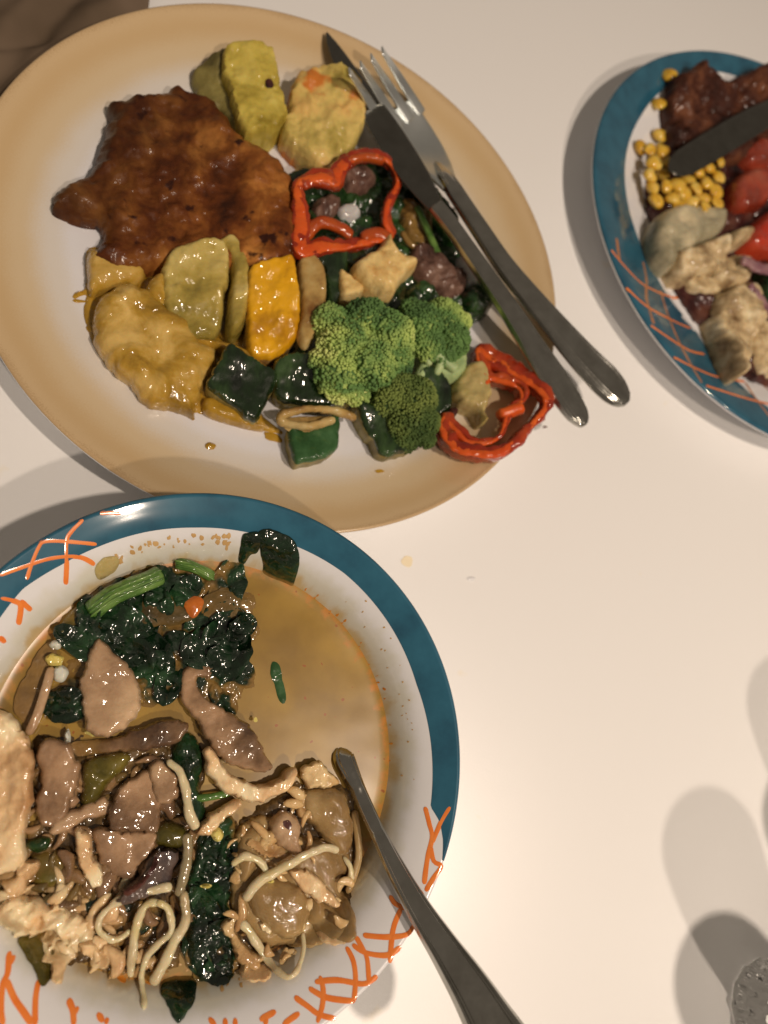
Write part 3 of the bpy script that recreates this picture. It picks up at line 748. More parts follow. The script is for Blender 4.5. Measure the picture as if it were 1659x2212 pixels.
# soup: creamy, a rust coloured film of oil gathers near the edge of the dish
def soup_material():
    m = bpy.data.materials.new('creamy_soup'); MATS['creamy_soup'] = m; m.use_nodes = True
    N, L, b = nodes(m)
    tc = N.new('ShaderNodeTexCoord'); mp = N.new('ShaderNodeMapping'); mp.inputs['Scale'].default_value = (100, 100, 0)
    L.new(tc.outputs['Object'], mp.inputs[0])
    nz = N.new('ShaderNodeTexNoise'); nz.inputs['Scale'].default_value = .4; nz.inputs['Detail'].default_value = 5; L.new(mp.outputs[0], nz.inputs['Vector'])
    r = N.new('ShaderNodeValToRGB'); L.new(nz.outputs['Fac'], r.inputs[0])
    r.color_ramp.elements[0].position = .35; r.color_ramp.elements[0].color = base((136, 100, 36))
    r.color_ramp.elements[1].position = .66; r.color_ramp.elements[1].color = base((166, 126, 50))
    ln = N.new('ShaderNodeVectorMath'); ln.operation = 'LENGTH'; L.new(mp.outputs[0], ln.inputs[0])
    n2 = N.new('ShaderNodeTexNoise'); n2.inputs['Scale'].default_value = 2.6; n2.inputs['Detail'].default_value = 3; L.new(mp.outputs[0], n2.inputs['Vector'])
    ma = N.new('ShaderNodeMath'); ma.operation = 'MULTIPLY_ADD'; ma.inputs[1].default_value = 1.9; L.new(n2.outputs['Fac'], ma.inputs[0]); L.new(ln.outputs['Value'], ma.inputs[2])
    mr = N.new('ShaderNodeMapRange'); mr.inputs[1].default_value = 7.65; mr.inputs[2].default_value = 8.15; L.new(ma.outputs[0], mr.inputs[0])
    mx = N.new('ShaderNodeMix'); mx.data_type = 'RGBA'; L.new(mr.outputs[0], mx.inputs[0]); L.new(r.outputs[0], mx.inputs[6]); mx.inputs[7].default_value = base((186, 118, 44))
    n3 = N.new('ShaderNodeTexNoise'); n3.inputs['Scale'].default_value = 3.2; n3.inputs['Detail'].default_value = 1; L.new(mp.outputs[0], n3.inputs['Vector'])
    m3 = N.new('ShaderNodeMapRange'); m3.inputs[1].default_value = .735; m3.inputs[2].default_value = .76; L.new(n3.outputs['Fac'], m3.inputs[0])
    m4 = N.new('ShaderNodeMix'); m4.data_type = 'RGBA'; L.new(m3.outputs[0], m4.inputs[0]); L.new(mx.outputs[2], m4.inputs[6]); m4.inputs[7].default_value = base((150, 84, 28))
    L.new(m4.outputs[2], b.inputs['Base Color'])
    b.inputs['Roughness'].default_value = .3; b.inputs['Coat Weight'].default_value = .8; b.inputs['Coat Roughness'].default_value = .05
    b.inputs['Subsurface Weight'].default_value = .15; b.inputs['Subsurface Radius'].default_value = (.6, .35, .2); b.inputs['Subsurface Scale'].default_value = .01
    nb = N.new('ShaderNodeTexNoise'); nb.inputs['Scale'].default_value = .7; nb.inputs['Detail'].default_value = 1; L.new(mp.outputs[0], nb.inputs['Vector'])
    bp = N.new('ShaderNodeBump'); bp.inputs['Distance'].default_value = .00012; L.new(nb.outputs['Fac'], bp.inputs['Height'])
    L.new(bp.outputs[0], b.inputs['Normal']); L.new(bp.outputs[0], b.inputs['Coat Normal'])
soup_material()
def soup():
    Rs = 6.98; V = [(BOWL_C[0], BOWL_C[1], SOUP_Z)]; F = []; seg = 180; rr = [1.2, 2.4, 3.6, 4.6, 5.5, 6.2, 6.6, 6.8, 6.9, 6.96, 7.02]
    for j, r in enumerate(rr):
        for i in range(seg):
            th = 2 * math.pi * i / seg
            x, y = BOWL_C[0] + r * math.cos(th), BOWL_C[1] + r * math.sin(th)
            z = SOUP_Z + .012 * fbm(x * .5, y * .5, 1.0, 2) + (.07 * max(0, (r - 6.6) / .42) ** 2)
            V.append((x, y, z))
    for i in range(seg):
        k = (i + 1) % seg; F.append([0, 1 + i, 1 + k])
        for j in range(len(rr) - 1): F.append([1 + j * seg + i, 1 + (j + 1) * seg + i, 1 + (j + 1) * seg + k, 1 + j * seg + k])
    o = mk('soup', V, F, 'creamy_soup'); o['kind'] = 'stuff'
    return tag(o, 'creamy tan soup filling the bowl, with an orange oily edge', 'soup')
soup()
def stain(name, u, v, ru, rv, surf, m, label, cat, ang=0, t=.02, n=14, parent=None, group=None):
    sd = (u * 7 + v * 3) % 31
    pts = []
    for i in range(n):
        a = 2 * math.pi * i / n
        q = 1 + .35 * noise.noise((math.cos(a) * 1.3, math.sin(a) * 1.3, sd))
        x, y = ru * q * math.cos(a), rv * q * math.sin(a)
        pts.append((u + x * math.cos(ang) - y * math.sin(ang), v + x * math.sin(ang) + y * math.cos(ang)))
    o = blob(name, pts, surf, t, m, off=.0, R_=.12, wall=.01, nz=t * .2, edge=.01, step=.08, parent=parent)
    if parent is None: tag(o, label, cat, group)
    return o

def food(o, label, cat, group=None): return tag(o, label, cat, group)

# ================================================================== TAN PLATE
T = zs_tan
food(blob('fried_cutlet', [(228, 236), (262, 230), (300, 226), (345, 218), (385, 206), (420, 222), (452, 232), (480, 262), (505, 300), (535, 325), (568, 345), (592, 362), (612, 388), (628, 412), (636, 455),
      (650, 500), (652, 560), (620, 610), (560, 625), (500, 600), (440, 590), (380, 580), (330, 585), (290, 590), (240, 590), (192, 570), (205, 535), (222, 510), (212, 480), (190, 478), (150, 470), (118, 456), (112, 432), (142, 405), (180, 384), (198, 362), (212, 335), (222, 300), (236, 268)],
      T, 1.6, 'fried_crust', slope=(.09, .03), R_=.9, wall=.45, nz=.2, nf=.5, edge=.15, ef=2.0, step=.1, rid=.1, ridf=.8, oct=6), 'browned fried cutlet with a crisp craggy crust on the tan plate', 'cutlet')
pt = empty('potato_chunk', on(530, 215, T, 0)); tag(pt, 'yellow potato chunk above the cutlet, with one dark speck', 'potato chunk')
blob('cut_flesh', [(474, 158), (500, 138), (535, 134), (576, 144), (586, 162), (594, 196), (606, 240), (612, 275), (588, 298), (565, 310), (530, 310), (512, 288), (498, 250), (484, 205)], T, 1.9, 'potato', R_=.16, wall=1.6, nz=.12, nf=.8, edge=.12, step=.09, slope=(.05, .0), rid=.1, ridf=.55, parent=pt, crease=38)
blob('shaded_side', [(414, 166), (440, 144), (488, 132), (500, 190), (512, 285), (482, 262), (448, 232), (424, 200)], T, 1.1, 'shaded_potato', R_=.3, wall=.7, nz=.12, nf=.9, edge=.1, step=.1, slope=(.35, 0), rid=.08, parent=pt)  # left face turned from the lamps, its shade painted in by a darker material
blob('eye_spot', [(574, 172), (586, 170), (592, 184), (584, 190), (574, 184)], T, .12, 'dark_salad', off=1.95, R_=.1, wall=.03, step=.06, edge=.02, parent=pt)
food(blob('potato_chunk', [(624, 205), (640, 190), (668, 182), (705, 184), (742, 202), (765, 222), (778, 262), (772, 305), (750, 345), (712, 378), (680, 372), (650, 345), (615, 312), (606, 285), (620, 250)],
      T, 1.9, 'smeared_potato', R_=.28, wall=1.3, nz=.14, nf=.8, edge=.12, step=.1, slope=(.08, .1), rid=.16, ridf=.6), 'yellow potato chunk smeared with orange, left of the knife blade', 'potato chunk')
# curry pieces
food(blob('sauce_puddle', [(196, 535), (300, 560), (420, 560), (540, 560), (560, 700), (600, 800), (560, 880), (610, 935), (545, 925), (500, 905), (440, 895), (400, 890), (340, 880), (290, 845), (230, 790), (196, 735), (182, 690), (186, 640), (162, 650), (160, 640), (186, 620)],
      T, .22, 'mustard_sauce', R_=.4, wall=.03, nz=.04, edge=.1), 'mustard coloured sauce pooled under the curried pieces', 'sauce')
food(blob('curried_chicken', [(192, 545), (240, 552), (300, 558), (318, 580), (300, 612), (258, 622), (218, 632), (194, 640), (188, 600)],
      T, 1.0, 'curry_meat', R_=.6, wall=.3, nz=.06, step=.12), 'flat curried piece tucked under the lower left of the cutlet', 'chicken piece')
food(blob('curried_chicken', [(205, 668), (232, 640), (262, 622), (300, 625), (335, 640), (375, 680), (405, 700), (432, 738), (470, 760), (462, 800), (440, 835), (425, 880), (418, 898), (385, 885), (340, 880), (310, 870), (278, 830), (235, 795), (206, 745), (198, 705)],
      T, 1.35, 'curry_meat', R_=.8, wall=.35, nz=.15, nf=.6, step=.1, rid=.09, ridf=.45, edge=.1, slope=(0, .08)), 'largest curried chicken piece at the lower left, glazed with mustard sauce', 'chicken piece')
food(blob('curried_chicken', [(318, 615), (345, 598), (362, 612), (368, 650), (352, 680), (330, 672), (312, 650)],
      T, 1.5, 'curry_meat', R_=.5, wall=.5, nz=.07, step=.1), 'small curried lump between the large piece and the round slice', 'chicken piece')
food(blob('curried_slice', [(352, 580), (372, 558), (415, 545), (455, 540), (485, 555), (492, 600), (482, 660), (476, 710), (455, 735), (415, 735), (380, 715), (352, 680), (344, 630)],
      T, 1.45, 'pale_curry', R_=.3, wall=.9, nz=.12, nf=.9, step=.1, off=.1, slope=(.06, .18), rid=.08, ridf=.6, edge=.07), 'rounded pale green curried slice in the middle of the sauce', 'vegetable slice')
food(blob('curried_slice', [(462, 545), (482, 528), (505, 532), (525, 560), (536, 610), (534, 670), (522, 715), (500, 735), (486, 715), (490, 660), (496, 600), (485, 565)],
      T, 1.8, 'pale_curry', R_=.25, slope=(.1, 0), rid=.06, wall=1.0, nz=.08, step=.1), 'tall narrow curried slice left of the yellow squash', 'vegetable slice')
food(blob('curried_slice', [(400, 735), (440, 738), (480, 742), (520, 755), (580, 800), (562, 808), (520, 785), (478, 765), (430, 758)], T, 1.0, 'curry_meat', R_=.3, wall=.3, nz=.06, step=.1), 'thin curried strip running below the yellow squash', 'vegetable slice')
food(blob('curried_slice', [(440, 860), (470, 862), (500, 880), (540, 905), (572, 928), (540, 925), (498, 915), (452, 900), (436, 885)], T, .7, 'mustard_sauce', R_=.3, wall=.2, nz=.05, step=.1), 'ochre piece under the dark zucchini at the lower sauce edge', 'vegetable slice')
food(blob('yellow_squash', [(530, 612), (560, 595), (600, 588), (622, 594), (634, 640), (640, 700), (632, 745), (600, 775), (560, 780), (534, 765), (528, 700)],
      T, 1.9, ['yellow_skin', 'browned_flesh'], R_=.2, wall=1.5, nz=.08, step=.09, edge=.08, slope=(.05, .22)), 'bright yellow squash cube with browned lower edge', 'squash cube')
food(blob('squash_slice', [(636, 585), (655, 570), (675, 575), (694, 605), (698, 650), (690, 705), (672, 745), (650, 770), (634, 740), (642, 690), (640, 630)],
      T, 1.9, ['browned_flesh', 'zucchini_skin'], R_=.25, wall=1.4, nz=.05, step=.1), 'browned oval zucchini slice right of the yellow squash', 'zucchini slice')
ZC = [('zucchini_chunk', [(444, 848), (465, 800), (492, 766), (540, 792), (592, 822), (578, 865), (548, 918), (500, 885)], 1.4, ['zucchini_skin', 'zucchini_flesh'], 'glossy dark green zucchini chunk right of the curried chicken'),
      ('zucchini_chunk', [(592, 790), (640, 778), (695, 780), (735, 830), (760, 870), (700, 885), (640, 880), (600, 868), (585, 830)], 1.3, ['zucchini_skin', 'zucchini_flesh'], 'dark green zucchini chunk under the large broccoli floret'),
      ('zucchini_chunk', [(655, 545), (690, 540), (735, 545), (742, 600), (735, 640), (712, 690), (700, 640), (690, 600), (660, 575)], 1.5, ['zucchini_skin', 'zucchini_flesh'], 'dark green zucchini chunk just below the upper red pepper ring'),
      ('zucchini_chunk', [(738, 540), (765, 515), (800, 520), (822, 545), (800, 575), (765, 590), (742, 575)], 1.5, ['zucchini_skin', 'zucchini_flesh'], 'dark zucchini end between the pepper ring and the pale cube'),
      ('zucchini_chunk', [(610, 395), (640, 380), (672, 384), (700, 392), (660, 410), (630, 412)], 1.1, ['zucchini_skin', 'zucchini_flesh'], 'thin sliver of green between the cutlet and the pepper ring'),
      ('zucchini_chunk', [(765, 875), (800, 890), (850, 905), (888, 938), (884, 975), (862, 986), (820, 992), (800, 960), (775, 920)], 1.3, ['zucchini_skin', 'zucchini_flesh'], 'glinting dark green zucchini chunk below the lowest broccoli floret'),
      ('zucchini_chunk', [(890, 820), (930, 810), (965, 850), (966, 885), (940, 905), (900, 900)], 1.2, ['zucchini_skin', 'zucchini_flesh'], 'dark green zucchini piece between broccoli and the lower pepper ring')]
for n_, o_, h_, m_, l_ in ZC:
    food(blob(n_, o_, T, h_, m_, R_=.16, wall=h_ - .22, nz=.07, nf=.8, edge=.08, step=.1, slope=(.1 * math.cos(o_[0][0]), .24)), l_, 'zucchini chunk')
zl = blob('zucchini_chunk', [(620, 928), (660, 915), (700, 905), (728, 900), (728, 950), (722, 978), (690, 1000), (650, 1008), (632, 1010), (622, 975)], T, 1.1, ['green_skin', 'zucchini_flesh'], R_=.2, wall=.8, nz=.04, edge=.04, step=.1)
food(zl, 'mid green zucchini chunk lowest on the tan plate, with a curled slice on it', 'zucchini chunk')
food(strand('zucchini_peel', [(768, 905), (730, 890), (690, 884), (640, 888), (606, 900), (612, 912), (660, 922), (700, 912), (722, 908)], T, [.9, 1.2, 1.5, 1.5, 1.3, 1.2, 1.3, 1.3, 1.2], .16, .22, 'browned_flesh', nz=.1), 'curled browned slice lying on the lowest zucchini chunk', 'zucchini slice')
blob('cut_face', [(606, 905), (640, 900), (690, 898), (722, 905), (716, 920), (680, 935), (640, 938), (616, 926)], T, .15, 'browned_flesh', off=.95, R_=.2, wall=.05, nz=.03, step=.09, parent=zl)
# dark bed of vegetables in the middle
food(blob('vegetable_bed', [(650, 400), (720, 385), (770, 330), (840, 340), (900, 380), (950, 440), (990, 520), (1040, 610), (1050, 680), (1000, 700), (940, 700), (880, 700), (820, 700), (740, 680), (700, 640), (690, 590), (660, 560), (648, 480)],
      T, .95, 'dark_leaf', R_=.6, wall=.3, nz=.2, nf=1.2, rid=.15, ridf=1.1, step=.14), 'dark wilted greens filling the plate under the peppers and fork', 'greens')
for i, (o_, m_, h_, l_) in enumerate([
      ([(732, 385), (760, 370), (790, 375), (808, 395), (795, 420), (765, 432), (738, 420)], 'brown_meat', 1.6, 'brown mushroom piece seen through the upper pepper ring'),
      ([(668, 450), (700, 430), (730, 445), (725, 475), (690, 490), (668, 480)], 'brown_meat', 1.3, 'dark brown meat scrap in the left of the upper pepper ring'),
      ([(880, 545), (915, 540), (950, 570), (975, 600), (985, 630), (960, 645), (925, 635), (895, 615), (875, 580)], 'brown_meat', 1.7, 'shaggy brown meat strip right of the pale cube'),
      ([(940, 590), (975, 585), (1000, 610), (990, 650), (955, 655), (930, 630)], 'brown_meat', 1.5, 'brown meat strip beside the knife handle'),
      ([(860, 440), (900, 450), (930, 490), (925, 540), (890, 540), (862, 500)], 'olive_leaf', 1.3, 'olive green leaf right of the upper pepper ring'),
      ([(880, 410), (920, 415), (960, 450), (985, 500), (970, 540), (935, 500), (900, 455)], 'dark_leaf', 1.6, 'dark leaf under the knife bolster'),
      ([(990, 640), (1020, 620), (1050, 640), (1055, 670), (1025, 690), (998, 680)], 'dark_leaf', 1.5, 'dark green leaf between broccoli and knife handle'),
      ([(870, 640), (900, 620), (930, 640), (935, 680), (900, 690), (872, 670)], 'dark_leaf', 1.7, 'crumpled green leaf above the middle broccoli')]):
    food(blob('meat_strip' if m_ == 'brown_meat' else 'leaf', o_, T, h_, m_, R_=.4, wall=.4, nz=.14, nf=1.3, rid=.12, ridf=1.4, edge=.1, step=.09), l_, 'meat strip' if m_ == 'brown_meat' else 'leaf')
for o_, l_ in (([(720, 462), (745, 450), (768, 458), (778, 475), (755, 490), (730, 485)], 'translucent onion shred inside the upper pepper ring'),
               ([(975, 570), (1000, 560), (1020, 590), (1024, 625), (1000, 632), (985, 605)], 'whitish onion piece left of the knife handle')):
    food(blob('onion_piece', o_, T, 1.3, 'onion', R_=.3, wall=.4, nz=.08, step=.09), l_, 'onion')
food(strand('bean_strip', [(900, 445), (925, 500), (950, 560)], T, 1.5, .2, .16, 'stem_green'), 'green bean strip half hidden under the crossed cutlery', 'bean')
food(strand('bean_strip', [(868, 500), (890, 530), (940, 545)], T, 1.45, .16, .14, 'olive_leaf'), 'olive bean strip below the knife bolster', 'bean')
food(blob('tofu_chunk', [(752, 598), (775, 575), (802, 562), (820, 535), (832, 528), (842, 560), (868, 575), (888, 592), (868, 612), (850, 632), (838, 655), (808, 648), (775, 632)],
      T, 2.3, 'tofu', R_=.35, wall=1.5, nz=.12, nf=.9, edge=.08, step=.09, rid=.05), 'pale golden tofu cube in the middle of the tan plate', 'tofu')
food(blob('tofu_chunk', [(722, 600), (742, 606), (765, 625), (778, 645), (750, 662), (728, 655)], T, 1.7, 'tofu', R_=.25, wall=1.0, nz=.08, step=.09), 'small pale tofu wedge left of the golden cube', 'tofu')
# pepper rings: skin outside, flesh inside
def pepper(px, offs, w, hgt, label, lobes, m='pepper_skin'):
    c = empty('pepper_ring', on(sum(p[0] for p in px) / len(px), sum(p[1] for p in px) / len(px), T, .5))
    tag(c, label, 'pepper ring')
    strand('skin', px, T, offs, w, hgt, m, parent=c, closed=True, seg=16, sup=.55, nz=.1, step=.1)
    up = [o + hgt * .82 for o in (offs if isinstance(offs, list) else [offs] * len(px))]
    strand('cut_face', px, T, up, [q * .62 for q in w], .1, 'pepper_flesh', parent=c, closed=True, seg=12, sup=.8, nz=.08, step=.1)
    for lp, lo, lw, lm in lobes: strand('rib', lp, T, lo, lw, hgt * .8, lm, parent=c, seg=12, sup=.8, nz=.05)
    return c
pepper([(642, 402), (665, 388), (705, 384), (722, 392), (728, 372), (752, 348), (790, 336), (832, 345), (856, 372), (856, 405), (838, 440), (832, 478), (842, 510), (800, 522), (748, 532), (692, 535), (650, 540), (650, 490), (645, 440)],
       [1.9, 2.0, 2.1, 2.0, 2.0, 2.0, 2.0, 2.0, 1.9, 1.8, 1.8, 1.7, 1.6, 1.6, 1.6, 1.6, 1.7, 1.8, 1.9], [.2, .5, .34, .22, .2, .24, .2, .3, .5, .5, .24], .3, 'upper red pepper ring between the cutlet and the cutlery, browned at the top',
       [([(655, 515), (690, 482), (730, 490), (760, 512)], [1.7, 1.95, 1.9, 1.7], .3, 'orange_flesh'), ([(745, 352), (790, 340), (830, 350)], 2.12, .2, 'orange_flesh'), ([(650, 402), (680, 392), (718, 400)], 2.1, .26, 'pepper_skin'), ([(780, 515), (815, 505), (845, 520)], 1.8, .3, 'orange_flesh')])
pepper([(1036, 760), (1068, 778), (1100, 795), (1135, 820), (1168, 845), (1180, 872), (1160, 905), (1130, 935), (1105, 962), (1070, 980), (1030, 980), (985, 968), (958, 935), (962, 905), (978, 925), (1010, 952), (1050, 958), (1080, 940), (1092, 905), (1100, 880), (1125, 868), (1120, 838), (1080, 822), (1048, 812)],
       .75, [.34, .46, .28, .2, .3, .34, .3, .18, .12, .16, .2, .34], .5, 'lower red pepper ring leaning over the rim of the tan plate',
       [([(1050, 780), (1080, 800), (1110, 815)], .85, .36, 'pepper_skin'), ([(1075, 900), (1100, 890), (1130, 880)], .95, .3, 'pepper_flesh'), ([(1050, 820), (1042, 845)], .9, .2, 'pepper_flesh')])
food(blob('squash_wedge', [(985, 820), (1000, 795), (1022, 785), (1045, 800), (1050, 840), (1048, 870), (1035, 900), (1040, 920), (1028, 925), (1015, 895), (990, 880), (975, 850)], T, 1.3, ['squash_flesh', 'squash_flesh'], R_=.3, wall=.6, nz=.1, edge=.08, step=.09), 'pale yellow squash wedge inside the lower pepper ring', 'squash wedge')
food(blob('squash_wedge', [(895, 755), (930, 745), (985, 755), (1000, 790), (985, 825), (950, 830), (915, 800)], T, 1.5, 'broccoli_stalk', R_=.4, wall=.7, nz=.06, step=.1), 'pale green stalk piece below the middle broccoli floret', 'stalk')
food(blob('bean', [(960, 888), (975, 882), (985, 892), (980, 905), (966, 906)], T, 1.0, 'dark_salad', R_=.2, wall=.3, step=.06), 'tiny dark red bean touching the lower pepper ring', 'bean')
# broccoli
def ico(r=1.0):
    t = (1 + 5 ** .5) / 2
    v = [Vector(p).normalized() for p in ((-1, t, 0), (1, t, 0), (-1, -t, 0), (1, -t, 0), (0, -1, t), (0, 1, t), (0, -1, -t), (0, 1, -t), (t, 0, -1), (t, 0, 1), (-t, 0, -1), (-t, 0, 1))]
    f = [(0, 11, 5), (0, 5, 1), (0, 1, 7), (0, 7, 10), (0, 10, 11), (1, 5, 9), (5, 11, 4), (11, 10, 2), (10, 7, 6), (7, 1, 8), (3, 9, 4), (3, 4, 2), (3, 2, 6), (3, 6, 8), (3, 8, 9), (4, 9, 5), (2, 4, 11), (6, 2, 10), (8, 6, 7), (9, 8, 1)]
    return v, f
IV, IF = ico()
def floret(domes, label, m, stalk, rnd_seed, bud=.085):
    """domes: (u, v, radius px, height over the plate)."""
    rnd = random.Random(rnd_seed)
    u0, v0 = domes[0][0], domes[0][1]
    root = empty('broccoli_floret', on(u0, v0, T, 0.0))
    tag(root, label, 'broccoli')
    V = []; F = []; BV = []; BF = []
    sph = []
    for u, v, rp, hh in domes:
        c = on(u, v, T, hh); r = rp * cmpx(u, v, c.z)
        sph.append((Vector((c.x, c.y, c.z - r * .55)), r))
    for c, r in sph:
        b = len(V)
        nu, nv = 18, 10
        for i in range(nv + 1):
            ph = math.pi * .62 * i / nv
            for j in range(nu):
                th = 2 * math.pi * j / nu
                V.append((c.x + r * .95 * math.sin(ph) * math.cos(th), c.y + r * .95 * math.sin(ph) * math.sin(th), c.z + r * .95 * math.cos(ph)))
        for i in range(nv):
            for j in range(nu): F.append([b + i * nu + j, b + (i + 1) * nu + j, b + (i + 1) * nu + (j + 1) % nu, b + i * nu + (j + 1) % nu])
        cnt = int(9.5 * r * r / (bud * bud) * .42)
        for k in range(cnt):
            z = 1 - 1.35 * (k + .5) / cnt; a = k * 2.39996 + rnd.uniform(-.3, .3)
            q = math.sqrt(max(0, 1 - z * z))
            d = Vector((q * math.cos(a), q * math.sin(a), z))
            rr = r * (1 + .10 * noise.noise((d.x * 2.6 + c.x, d.y * 2.6 + c.y, d.z * 2.6)) + rnd.uniform(-.035, .05))
            p = c + d * rr
            if any((p - c2).length < r2 * .93 for c2, r2 in sph if (c2 - c).length > 1e-6): continue
            s = bud * rnd.uniform(.65, 1.3)
            ax = Vector((rnd.uniform(-1, 1), rnd.uniform(-1, 1), rnd.uniform(-1, 1))).normalized()
            M = Matrix.Rotation(rnd.uniform(0, 6), 3, ax)
            bi = len(BV)
            for w in IV: BV.append(p + M @ (w * s))
            BF += [[x + bi for x in f] for f in IF]
    mk('crown', V, F, m, root)
    o = mk('buds', BV, BF, m, root); o['kind'] = 'stuff'
    for sx in stalk: strand('stalk', sx[0], T, sx[1], sx[2], sx[2], 'broccoli_stalk', parent=root, nz=.05)
floret([(755, 735, 58, 2.6), (720, 690, 42, 2.2), (800, 685, 50, 2.5), (850, 715, 52, 2.7), (812, 770, 55, 2.7), (740, 800, 50, 2.2), (700, 775, 30, 1.8), (860, 770, 36, 2.3), (775, 845, 26, 1.6), (735, 848, 20, 1.4)],
       'largest broccoli floret, pale yellow green in its middle, centre of the plate', 'broccoli_buds', [([(820, 780), (880, 800)], [1.2, .6], .35)], 4)
floret([(920, 690, 44, 2.4), (965, 680, 40, 2.3), (985, 725, 34, 2.2), (930, 735, 34, 2.2), (895, 665, 24, 2.2), (1002, 690, 18, 2.0), (965, 765, 22, 1.9)],
       'green broccoli floret on the right with its pale branching stalk showing', 'broccoli_buds', [([(905, 745), (950, 770), (985, 800)], [1.7, 1.8, 1.5], .28), ([(985, 745), (960, 775), (940, 810)], [1.9, 1.8, 1.3], .2), ([(930, 760), (925, 790)], [1.9, 1.5], .2)], 9, .075)
floret([(860, 830, 44, 1.9), (905, 850, 44, 1.9), (890, 905, 46, 1.7), (925, 905, 30, 1.5), (845, 870, 34, 1.6), (880, 945, 26, 1.2), (925, 945, 18, 1.1)],
       'darkest broccoli floret, below the others near the lower rim', 'dark_buds', [([(900, 830), (920, 790)], [1.2, 1.2], .3)], 14, .07)
# drips and crumbs
stain('sauce_drop', 455, 963, 11, 9, T, 'mustard_sauce', 'single mustard sauce drop on the white below the curry', 'sauce drop', t=.1)
stain('sauce_drop', 590, 945, 22, 9, T, 'mustard_sauce', 'smear of yellow sauce left of the lowest zucchini chunk', 'sauce drop', .4, t=.05)
stain('sauce_drop', 170, 650, 14, 4, T, 'mustard_sauce', 'yellow sauce smear left of the largest curried piece', 'sauce drop', t=.06)
stain('sauce_drop', 820, 1018, 10, 4, T, 'mustard_sauce', 'faint brown speck on the lower rim below the zucchini', 'sauce drop', t=.02)
stain('sauce_drop', 1010, 425, 3, 2, T, 'mustard_sauce', 'minute speck', 'sauce drop') if False else None

# ================================================================== TABLE SPOTS
stain('water_drop', 1018, 1250, 9, 5, zs_table, 'white_glaze', 'small clear droplet on the bare table right of the bowl', 'droplet', t=.07)
stain('table_stain', 880, 1212, 13, 11, zs_table, 'faint_stain', 'faint yellowish stain on the table between plate and bowl', 'stain', t=.006)
stain('crumb', 1178, 922, 5, 2.5, zs_table, 'brown_meat', 'tiny dark crumb on the table below the cutlery ends', 'crumb', t=.08)

# ================================================================== SOUP BOWL
mat('dried_soup', [(186, 140, 84), (204, 160, 104)], scale=1, rough=.4)
S = zs_soup
def sk(name, o_, h, m, label, cat, off=-.05, **kw):
    a = dict(R_=.35, wall=.12, nz=.06, nf=1.0, edge=.06, step=.09); a.update(kw)
    if cat in ('mushroom', 'chicken') and h > .3:     # thin wet slices, crisp torn edges, partly under the broth
        a['R_'] *= .45; a['edge'] = a['edge'] * 1.5 + .05; a['ef'] = 2.6; a['wall'] = h * .3; a['nz'] = a['nz'] * 1.1; a['nf'] = a['nf'] * 1.1; a['step'] = .075
        if cat == 'chicken': a['rid'] = a.get('rid', 0) + .07; a['ridf'] = a.get('ridf', 1.1)
        else: a['nz'] *= .8; a['nf'] *= .7
        q = (sum(p[0] for p in o_) * 7 + sum(p[1] for p in o_) * 3) % 6.28
        a['slope'] = (.16 * math.cos(q), .16 * math.sin(q))
        h *= .66
    return food(blob(name, o_, S, h, m, off=off, **a), label, cat)
# spinach: the base of wilted leaves, then single leaves on it
sk('wilted_spinach', [(150, 1345), (195, 1290), (262, 1250), (330, 1225), (395, 1212), (455, 1225), (505, 1252), (548, 1292), (562, 1345), (552, 1400), (538, 1440), (526, 1490), (515, 1530), (470, 1545), (400, 1505), (310, 1520), (230, 1555), (150, 1565), (122, 1530), (132, 1460), (138, 1400)],
   .2, 'spinach', 'dark wilted greens filling the upper left of the soup', 'spinach', R_=.5, wall=.02, nz=.1, nf=1.1, rid=.08, ridf=1.0, edge=.25, ef=1.5, off=-.1, step=.1)
def crinkled(name, region, n, size, z0, z1, m, label, cat, seed, keep=None):
    # thin wet leaf sheets, folded and crinkled, lying over each other
    r_ = random.Random(seed); V = []; F = []
    us = [p[0] for p in region]; vs_ = [p[1] for p in region]; reg = np.array(region, float); k = 0; tries = 0
    while k < n and tries < n * 40:
        tries += 1
        u, v = r_.uniform(min(us), max(us)), r_.uniform(min(vs_), max(vs_))
        if not inside(np.array([u]), np.array([v]), reg)[0]: continue
        k += 1
        zc = r_.uniform(z0, z1); c = on(u, v, S, zc); a = r_.uniform(0, 6.28); L_ = size * r_.uniform(.6, 1.5); W_ = L_ * r_.uniform(.4, .75)
        tx, ty = r_.uniform(-.3, .3), r_.uniform(-.3, .3); fold = r_.uniform(-.5, .7); sd = r_.uniform(0, 90)
        nu, nv = 20, 12; b = len(V)
        for i in range(nu + 1):
            s_ = -1 + 2 * i / nu; ww = W_ * math.sqrt(max(.004, 1 - s_ * s_)) * (1 + .18 * noise.noise((s_ * 3, sd, 0)))
            for j in range(nv + 1):
                t_ = -1 + 2 * j / nv
                x, y = s_ * L_, t_ * ww
                z = fold * abs(y) * .6 - .12 * s_ * s_ * L_ + .16 * ridge(x * 1.5, y * 1.5, sd, 3) + .05 * noise.noise((x * 6, y * 6, sd)) + x * tx + y * ty
                X = c.x + x * math.cos(a) - y * math.sin(a); Y = c.y + x * math.sin(a) + y * math.cos(a)
                Z = c.z + max(-.45, min(.4, z))
                if keep: Z = min(Z, S(X, Y) + keep)
                V.append((X, Y, max(Z, S(X, Y) - .08)))
        for i in range(nu):
            for j in range(nv): F.append([b + i * (nv + 1) + j, b + (i + 1) * (nv + 1) + j, b + (i + 1) * (nv + 1) + j + 1, b + i * (nv + 1) + j + 1])
    o = mk(name, V, F, m); o['kind'] = 'stuff'
    return tag(o, label, cat)
